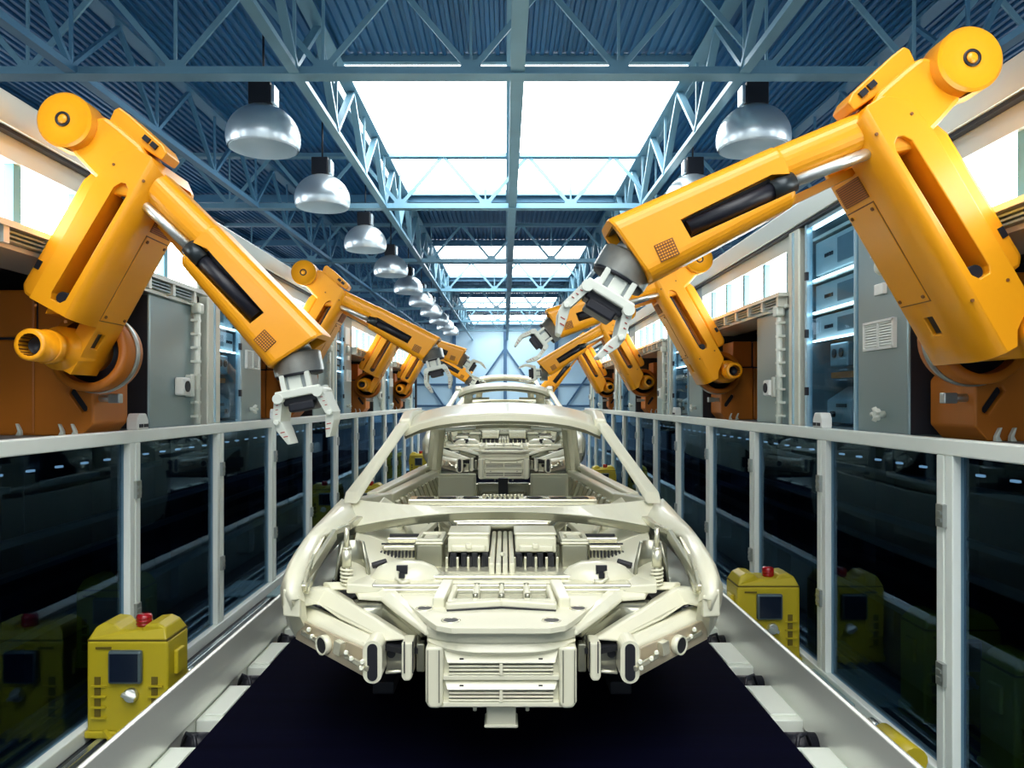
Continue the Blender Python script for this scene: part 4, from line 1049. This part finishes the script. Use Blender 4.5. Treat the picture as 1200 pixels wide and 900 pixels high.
    half('bay_fitting', lambda bm: (bx(bm, .50, .56, 3.92, 3.98, .90, .95), bx(bm, .515, .545, 3.90, 3.92, .885, .925)), 'car', bevel=.004)
    def fring(bm): lathe(bm, [(.045, 0), (.062, 0), (.062, .03), (.045, .03)], (.325, 3.80, zt + .035), n=24, close=True); lathe(bm, [(.02, 0), (.035, 0), (.035, .02), (.02, .02)], (.325, 3.80, zt + .04), n=18, close=True)
    half('filler_ring', fring, 'car_in', bevel=0)
    half('v_brace', lambda bm: (beam(bm, (.52, 4.0, .93), (.44, 3.72, .86), .03, .03), beam(bm, (.36, 4.0, .90), (.43, 3.72, .86), .03, .03), bx(bm, .40, .47, 3.66, 3.74, .82, .865)), 'car', bevel=.005)
    half('diagonal_duct', lambda bm: (beam(bm, (.20, 3.76, .86), (.36, 4.1, .95), .05, .05), beam(bm, (.22, 3.74, .90), (.34, 4.0, .96), .02, .03)), 'car_grey', bevel=.006)
    half('bay_clip', lambda bm: (bx(bm, .50, .58, 3.28, 3.33, .815, .835), cyl(bm, (.56, 3.26, .84), (.50, 3.28, .855), .014, n=10), bx(bm, .44, .52, 3.22, 3.24, .81, .82)), 'car_dark', bevel=.004)
    # ---- front panel over the cross member
    zp = .782
    def H(px, py, z=zp): d = (ZC - z) * F / (py - YC); return (abs(px - CX) * d / F, d)
    outline = [H(588, 736), H(530, 736), H(512, 733), H(503, 727), H(480, 709), H(470, 697), H(452, 687), H(436, 682), H(470, 680.5), H(588, 680.5)]
    bm = NB(); pl = [(x, y) for x, y in outline] + [(-x, y) for x, y in outline[::-1] if x > .01]
    pl = [p for i, p in enumerate(pl) if i == 0 or (abs(p[0] - pl[i - 1][0]) + abs(p[1] - pl[i - 1][1])) > .004]
    prism(bm, pl, zp - .02, zp, 'z')
    me = mesh_of(bm, 'front_panel', M['car'])
    cs = []
    for px_, py_, r in ((529, 727, .027), (498, 713, .026)):
        x, y = H(px_, py_)
        for s in (-1, 1): c = NB(); cyl(c, (s * x, y, zp - .05), (s * x, y, zp + .05), r, n=24); cs.append(c)
    me = cut(me, cs); fp = link('front_panel', me, t, .006)
    bm = NB()
    for px_, py_, r in ((529, 727, .027), (498, 713, .026)):
        x, y = H(px_, py_)
        for s in (-1, 1): lathe(bm, [(r, zp - .02), (r + .008, zp), (r + .007, zp + .002), (r, zp + .002)], (s * x, y, 0), n=28, close=True)
    obj('hole_rims', bm, 'car_in', fp)
    bm = NB()
    for px_, py_, r in ((529, 727, .027), (498, 713, .026)):
        x, y = H(px_, py_)
        for s in (-1, 1): cyl(bm, (s * x, y, zp - .045), (s * x, y, zp + .0005), r + .001, n=20)
    obj('hole_shades', bm, 'car_dark', fp)  # flush dark plugs, the shade of the open holes as colour
    # raised inner ramp beside the panel
    def ramp(bm):
        out = [(378, 682, 3.13), (415, 681.5, 3.13), (448, 681.5, 3.13), (466, 693, 3.0), (486, 711, 2.84), (509, 737, 2.66)]
        inn = [(388, 688, 3.08), (414, 688, 3.08), (420, 699, 3.0), (446, 701, 2.98), (462, 714, 2.86), (499, 741, 2.65)]
        secs = []
        for o, i in zip(out, inn):
            a, b = S(*o), S(*i); c = (a + b) / 2 + Vector((0, 0, .010))
            secs.append([a, c, b, b + Vector((0, 0, -.014)), a + Vector((0, 0, -.02))])
        loft(bm, secs)
    half('panel_ramp', ramp, 'car', bevel=.006)
    half('wheel_pit_shade', lambda bm: prism(bm, [(.30, 2.72), (.36, 2.72), (.78, 2.98), (.78, 3.12), (.52, 3.12), (.44, 3.0)], .64, .66, 'z'), 'car_dark', bevel=0)  # dark sheet in place of the shade inside the wheel opening
    # pressed tray with four openings on the panel
    bm = NB(); yA, yB = 2.83, 3.03
    for s in (-1, 1):
        beam(bm, (s * .235, yA - .02, zp + .012), (s * .215, yB, zp + .03), .045, .05); beam(bm, (s * .195, yA, zp + .008), (s * .185, yB, zp + .02), .02, .03)
    bx(bm, -.20, .20, yB, yB + .03, zp, zp + .045); beam(bm, (-.205, yA - .04, zp + .01), (0, yA - .01, zp + .016), .03, .03); beam(bm, (.205, yA - .04, zp + .01), (0, yA - .01, zp + .016), .03, .03)
    for x in (-.098, 0, .098): beam(bm, (x, yA, zp + .012), (x, yB, zp + .026), .026 if x else .018, .03)
    bx(bm, -.20, .20, yA + .0, yA + .03, zp + .0, zp + .022)
    tr = obj('radiator_tray', bm, 'car', t, .006)
    bm = NB()
    for x in (-.098, 0, .098):
        for y in (yA + .02, yB - .02): cyl(bm, (x, y, zp + .02), (x, y, zp + .043), .011, n=10)
    obj('tray_bolts', bm, 'car_grey', tr)
    bm = NB(); beam(bm, (-.20, yA - .065, zp + .001), (0, yA - .03, zp + .004), .012, .006); beam(bm, (.20, yA - .065, zp + .001), (0, yA - .03, zp + .004), .012, .006); obj('tray_gap', bm, 'car_dark', tr, 0)
    bm = NB(); bx(bm, -.18, .18, yA + .03, yB, zp + .0, zp + .004); obj('tray_floor', bm, 'car_grey', tr)
    bm = NB()
    for x in (-.09, .09): lathe(bm, [(0, 0), (.05, 0), (.05, .012), (0, .012)], (x, 3.115, zp + .02), n=20)
    obj('vent_eyes', bm, 'car_dark', t, 0)
    # ---- curved bumper face, grille block, side tabs and post
    bm = NB(); n = 14; secs = []
    for i in range(n + 1):
        u = i / n * 2 - 1; x = u * .262; dy = .07 * abs(u) ** 4; zl = .688 + .022 * abs(u) ** 3
        secs.append([(x, 2.60 + dy, zp - .002), (x, 2.585 + dy, zp - .03), (x, 2.592 + dy, zp - .062), (x, 2.605 + dy, zp - .066), (x, 2.585 + dy, zl), (x, 2.61 + dy, zl - .02), (x, 2.62 + dy, zl - .02), (x, 2.62 + dy, zp - .004)])
    loft(bm, secs, smooth=False); obj('front_cross_member', bm, 'car', t, .005)
    bm = NB(); bx(bm, -.20, .20, 2.63, 2.80, .50, .70)
    for zz in (.612, .520):
        hexa(bm, [(-.20, 2.625, zz + .075), (.20, 2.625, zz + .075), (.185, 2.592, zz + .040), (-.185, 2.592, zz + .040), (-.20, 2.66, zz + .075), (.20, 2.66, zz + .075), (.20, 2.66, zz + .035), (-.20, 2.66, zz + .035)])
        for k in range(4): bx(bm, -.180, .180, 2.600, 2.66, zz - .004 + k * .0125, zz + .0025 + k * .0125)
        bx(bm, -.006, .006, 2.594, 2.64, zz - .004, zz + .036); bx(bm, -.2, .2, 2.60, 2.66, zz - .022, zz - .006)
    bx(bm, -.215, .215, 2.62, 2.70, .488, .502)
    g = obj('grille_block', bm, 'car', t, .002)
    bm = NB()
    for zz in (.612, .520):
        bx(bm, -.180, .180, 2.612, 2.626, zz - .004, zz + .036); bx(bm, -.19, .19, 2.622, 2.63, zz + .074, zz + .080)
        for s in (-1, 1): bx(bm, s * .136 - .007, s * .136 + .007, 2.600, 2.607, zz + .048, zz + .053)
    obj('grille_slots', bm, 'car_dark', g, 0)
    def tab(bm):
        prism(bm, [(.198, .70), (.262, .70), (.262, .51), (.250, .488), (.215, .486), (.200, .50)], 2.61, 2.75)
    tb = half('grille_cheek', tab, 'car', bevel=.012, seg=3)
    half('cheek_groove', lambda bm: (bx(bm, .2125, .2155, 2.604, 2.62, .51, .69), bx(bm, .252, .2545, 2.604, 2.62, .51, .69)), 'car_grey', parent=tb, bevel=0)
    bm = NB(); bx(bm, -.052, .052, 2.66, 2.76, .405, .50); bx(bm, -.060, .060, 2.655, 2.765, .40, .412); obj('tow_post', bm, 'car', t, .006)
    half('drain_pin', lambda bm: cyl(bm, (.092, 2.64, .47), (.092, 2.64, .495), .007, n=8), 'car', bevel=0)
    # ---- angled bumper beams, outer frame rails, small tabs
    def bbeam(bm):
        # section at the outer back end and at the inner front end: top-back, top-front, bottom-front, bottom-back
        A = [S(364, 708, 3.14), S(352, 722, 3.00), S(349, 749, 3.00), S(372, 756, 3.12)]
        B = [S(447, 745, 2.86), S(434, 758, 2.72), S(437, 796, 2.72), S(450, 786, 2.84)]
        mA = (A[0] + A[1]) / 2 + Vector((0, -.01, .022)); mB = (B[0] + B[1]) / 2 + Vector((0, -.01, .018))
        loft(bm, [[A[0], mA, A[1], A[2], A[3]], [B[0], mB, B[1], B[2], B[3]]])
    bb = half('bumper_beam', bbeam, 'car', bevel=.010, seg=3)
    def bface(bm):
        A1, A2, B1, B2 = S(352, 724.5, 2.995), S(349.5, 748, 2.995), S(428, 759, 2.735), S(430, 792, 2.735)
        n = Vector((.008, -.010, 0))
        hexa(bm, [A1, A2, B2, B1, A1 + n, A2 + n, B2 + n, B1 + n])
    bf = half('beam_face_plate', bface, 'car_beam', parent=bb, bevel=.003)
    half('beam_hole', lambda bm: cyl(bm, S(385, 754, 2.87), S(385, 754, 2.87) + Vector((.020, -.023, 0)), .030, n=24), 'car_dark', parent=bb, bevel=0)
    half('beam_hole_rim', lambda bm: ring(bm, S(385, 754, 2.87), Vector((.66, -.75, 0)), .030, .036, .034), 'car', parent=bb, bevel=0)
    def bfit(bm):
        for px_, py_, d in ((362, 738, 2.93), (366, 746, 2.93), (406, 765, 2.76), (412, 772, 2.75), (425, 776, 2.70), (424, 783, 2.70)):
            cyl(bm, S(px_, py_, d), S(px_, py_, d - .03), .010, n=10)
        beam(bm, S(354, 741, 2.96), S(376, 752, 2.87), .012, .018); beam(bm, S(405, 768, 2.76), S(432, 784, 2.68), .012, .02)
        for px_, py_, d in ((394, 757, 2.80),): beam(bm, S(px_, py_, d), S(px_ + 8, py_ + 4, d - .02), .03, .05)
    half('beam_fittings', bfit, 'car_in', parent=bb, bevel=.003)
    def ecap(bm):
        c = S(440, 770, 2.74); w, h = .022, .064
        def rr(w, h, y, n=6):
            o = []
            for cx_, cz_, a0 in ((1, 1, 0), (-1, 1, 90), (-1, -1, 180), (1, -1, 270)):
                for k in range(n + 1):
                    a = R(a0 + 90 * k / n); o.append(c + Vector((cx_ * 0 + w * math.cos(a), y, cz_ * (h - w) + w * math.sin(a))))
            return o
        loft(bm, [rr(w + .012, h + .012, .05), rr(w + .012, h + .012, -.055)])
    ec = half('beam_end', ecap, 'car', parent=bb, bevel=0)
    def ehole(bm):
        c = S(440, 770, 2.74); w, h = .018, .066; o = []
        for cz_, a0 in ((1, 0), (1, 90), (-1, 180), (-1, 270)):
            for k in range(7):
                a = R(a0 + 15 * k); o.append((c.x + w * math.cos(a), c.z + cz_ * (h - w) + w * math.sin(a)))
        prism(bm, o, c.y - .058, c.y - .05)
    half('beam_end_slot', ehole, 'car_dark', parent=bb, bevel=0)
    def frame_rail(bm):
        # outer rail of the V: broad flat member from the wheel arch corner to the tab by the grille
        T = [S(346, 692, 2.98), S(370, 687, 3.06), S(384, 689, 3.05), S(480, 750, 2.72)]
        Bq = [S(452, 752, 2.76), S(398, 726, 2.92), S(372, 708, 3.0), S(350, 712, 2.95)]
        p = T + Bq
        loft(bm, [p, [v + Vector((0, .10, -.02)) for v in p]])
    half('outer_frame_rail', frame_rail, 'car', bevel=.012, seg=3)
    def tab2(bm):
        c = S(479, 771, 2.70)
        prism(bm, [(c.x - .019, c.z + .065), (c.x + .019, c.z + .065), (c.x + .019, c.z - .055), (c.x + .010, c.z - .068), (c.x - .010, c.z - .068), (c.x - .019, c.z - .055)], 2.66, 2.76)
    t2 = half('frame_tab', tab2, 'car', bevel=.005)
    half('tab_groove', lambda bm: (beam(bm, S(474.5, 752, 2.655), S(474.5, 789, 2.655), .003, .004), beam(bm, S(484.5, 752, 2.655), S(484.5, 789, 2.655), .003, .004)), 'car_dark', parent=t2, bevel=0)
    def bracket(bm):
        hexa(bm, [S(453, 750, 2.82), S(473, 752, 2.82), S(473, 787, 2.82), S(453, 787, 2.82), S(453, 750, 2.92), S(473, 752, 2.92), S(473, 787, 2.92), S(453, 787, 2.92)])
        cyl(bm, S(452, 788, 2.78), S(474, 786, 2.78), .008, n=8)
    br = half('beam_bracket', bracket, 'car_in', bevel=.004)
    half('bracket_hole', lambda bm: cyl(bm, S(459, 766, 2.81), S(459, 766, 2.83), .016, n=14), 'car_dark', parent=br, bevel=0)
    def inner_rail(bm):
        beam(bm, S(452, 708, 3.0), S(498, 742, 2.75), .03, .03); beam(bm, S(440, 712, 3.02), S(492, 748, 2.78), .02, .05)
        beam(bm, S(494, 752, 2.75), S(494, 785, 2.75), .03, .05, (0, 1, 0))
    half('inner_frame_rail', inner_rail, 'car_grey', bevel=.005)
    def mount(bm):
        c = S(434, 708, 3.02); lathe(bm, [(0, -.10), (.075, -.10), (.085, -.03), (.085, .0), (.07, .012), (0, .012)], c, n=28)
    half('strut_cup', mount, 'car_grey', bevel=0)
    def rear_arm(bm):
        beam(bm, (.72, 3.15, .62), (.74, 3.9, .56), .10, .12); beam(bm, (.30, 2.95, .60), (.62, 3.2, .56), .05, .05)
    half('subframe_arm', rear_arm, 'car_dark', bevel=.01)
    bm = NB(); bx(bm, -.26, .26, 2.80, 3.05, .50, .74); obj('radiator_core', bm, 'car_dark', t, .01)
    return t
car = make_car()
car2 = copy_tree(car); car2.location = (XCAR, 5.12, .262); tag(car2, 'second cream car body, its front seen through the first windshield', 'car body', 'cream car bodies on the conveyor')
car3 = copy_tree(car); car3.location = (XCAR + .01, 10.2, .55); tag(car3, 'third cream car body, only its roof showing highest behind', 'car body', 'cream car bodies on the conveyor')
for k, (y, dz) in enumerate(((0, 0), (5.12, .262), (10.2, .55))):
    t = thing('carrier_stand', ['black carrier stand on the belt under the front car body', 'taller black carrier stand under the second car body', 'tallest black carrier stand under the third car body'][k], 'stand', (XCAR, y, .10), 'carrier stands')
    t.location.z = .19
    for x in (-.55, .55):
        bm = NB(); bx(bm, x - .05, x + .05, 3.5, 6.7, 0, .06); obj('skid', bm, 'dark', t, .008)
    for x in (-.55, .55):
        for yy in (3.7, 6.5):
            bm = NB(); bx(bm, x - .04, x + .04, yy - .05, yy + .05, .06, .27 + dz); obj('leg', bm, 'dark', t, .006)
    for yy in (3.7, 6.5):
        bm = NB(); bx(bm, -.6, .6, yy - .04, yy + .04, .21 + dz, .27 + dz); obj('cross_bar', bm, 'dark', t, .006)

# ================================================================== LIGHT AND CAMERA
w = bpy.data.worlds.new('world'); sc.world = w; w.use_nodes = True
bg = w.node_tree.nodes['Background']; bg.inputs[0].default_value = (.80, .92, 1.0, 1); bg.inputs[1].default_value = 0.9
def area(name, loc, rot, sx, sy, e, col=(1, 1, 1)):
    l = bpy.data.lights.new(name, 'AREA'); l.shape = 'RECTANGLE'; l.size = sx; l.size_y = sy; l.energy = e; l.color = col
    o = bpy.data.objects.new(name, l); COL.objects.link(o); o.location = loc; o.rotation_euler = rot; return o
cam = bpy.data.cameras.new('camera'); co = bpy.data.objects.new('camera', cam); COL.objects.link(co)
co.location = (0, 0, ZC); co.rotation_euler = (R(90), 0, 0)
cam.sensor_width = 36; cam.sensor_fit = 'HORIZONTAL'; cam.lens = 36 * F / 1200
cam.shift_x = 8 / 1200; cam.shift_y = 20 / 1200; cam.clip_start = .05; cam.clip_end = 200
sc.camera = co
sc.view_settings.view_transform = 'Standard'; sc.view_settings.look = 'None'; sc.view_settings.gamma = 1.0
sc.view_settings.use_curve_mapping = False; sc.view_settings.exposure = 0.2
sc.cycles.use_denoising = True
sc.cycles.max_bounces = 8; sc.cycles.diffuse_bounces = 4; sc.cycles.glossy_bounces = 4; sc.cycles.transparent_max_bounces = 16

# ================================================================== separate pieces of one kind become parts of their own
SINGLE = {'hold_down_hooks': 'hold_down_hook', 'crossbar': 'crossbar', 'manifold_rails': 'manifold_rail', 'beam_fittings': 'beam_fitting', 'pipe_clips': 'pipe_clip', 'guide_bolts': 'guide_bolt',
          'finger_marks': 'finger_mark', 'tray_bolts': 'tray_bolt', 'panel_screws': 'panel_screw', 'ridge_bolts': 'ridge_bolt', 'palm_plates': 'palm_plate', 'wrist_cables': 'wrist_cable',
          'vent_slots': 'vent_slot', 'vent_fins': 'vent_fin', 'foot_ribs': 'foot_rib', 'battery_fins': 'battery_fin', 'battery_teeth': 'battery_tooth', 'tunnel_slats': 'tunnel_slat',
          'tunnel_ribs': 'tunnel_rib', 'beam_slots': 'beam_slot', 'beam_studs': 'beam_stud', 'hole_rims': 'hole_rim', 'hole_shades': 'hole_shade', 'mullions': 'mullion', 'inner_rails': 'inner_rail',
          'inner_posts': 'inner_post', 'indicator_lights': 'indicator_light', 'unit_keys': 'unit_key', 'socket_holes': 'socket_hole', 'conduits': 'conduit', 'rail_behind_glass': 'rail_behind_glass',
          'grille_slots': 'grille_slot', 'tab_groove': 'tab_groove', 'cheek_groove': 'cheek_groove', 'beacon_ribs': 'beacon_rib', 'vent_eyes': 'vent_eye', 'slots': 'slot', 'tray_gap': 'tray_gap',
          'manifold_ribs': 'manifold_rib', 'inner_frame_rail': 'inner_frame_rail', 'desk_controls': 'desk_control', 'v_brace': 'v_brace', 'dome_hole': 'dome_hole'}
def islands(me):
    """one mesh per connected piece"""
    bm = bmesh.new(); bm.from_mesh(me); bm.faces.ensure_lookup_table(); bm.verts.ensure_lookup_table()
    seen = [-1] * len(bm.verts); n = 0
    for v in bm.verts:
        if seen[v.index] >= 0: continue
        st = [v]; seen[v.index] = n
        while st:
            w_ = st.pop()
            for e_ in w_.link_edges:
                o = e_.other_vert(w_)
                if seen[o.index] < 0: seen[o.index] = n; st.append(o)
        n += 1
    if n < 2: bm.free(); return [me]
    out = []
    for k in range(n):
        b = bmesh.new(); mp = {}
        for v in bm.verts:
            if seen[v.index] == k: mp[v.index] = b.verts.new(v.co)
        for f in bm.faces:
            if seen[f.verts[0].index] == k:
                g = b.faces.new([mp[v.index] for v in f.verts]); g.smooth = f.smooth
        m2 = bpy.data.meshes.new(me.name); b.to_mesh(m2); b.free()
        for mm in me.materials: m2.materials.append(mm)
        out.append(m2)
    bm.free(); return out
cache = {}
for o in list(COL.objects):
    st = o.name.split('.')[0]
    if o.type != 'MESH' or st not in SINGLE: continue
    if o.data.name not in cache: cache[o.data.name] = islands(o.data)
    parts = cache[o.data.name]
    if len(parts) < 2: continue
    for q in parts[1:]:
        c = o.copy(); c.data = q; c.name = SINGLE[st]; COL.objects.link(c)
    o.data = parts[0]; o.name = SINGLE[st]
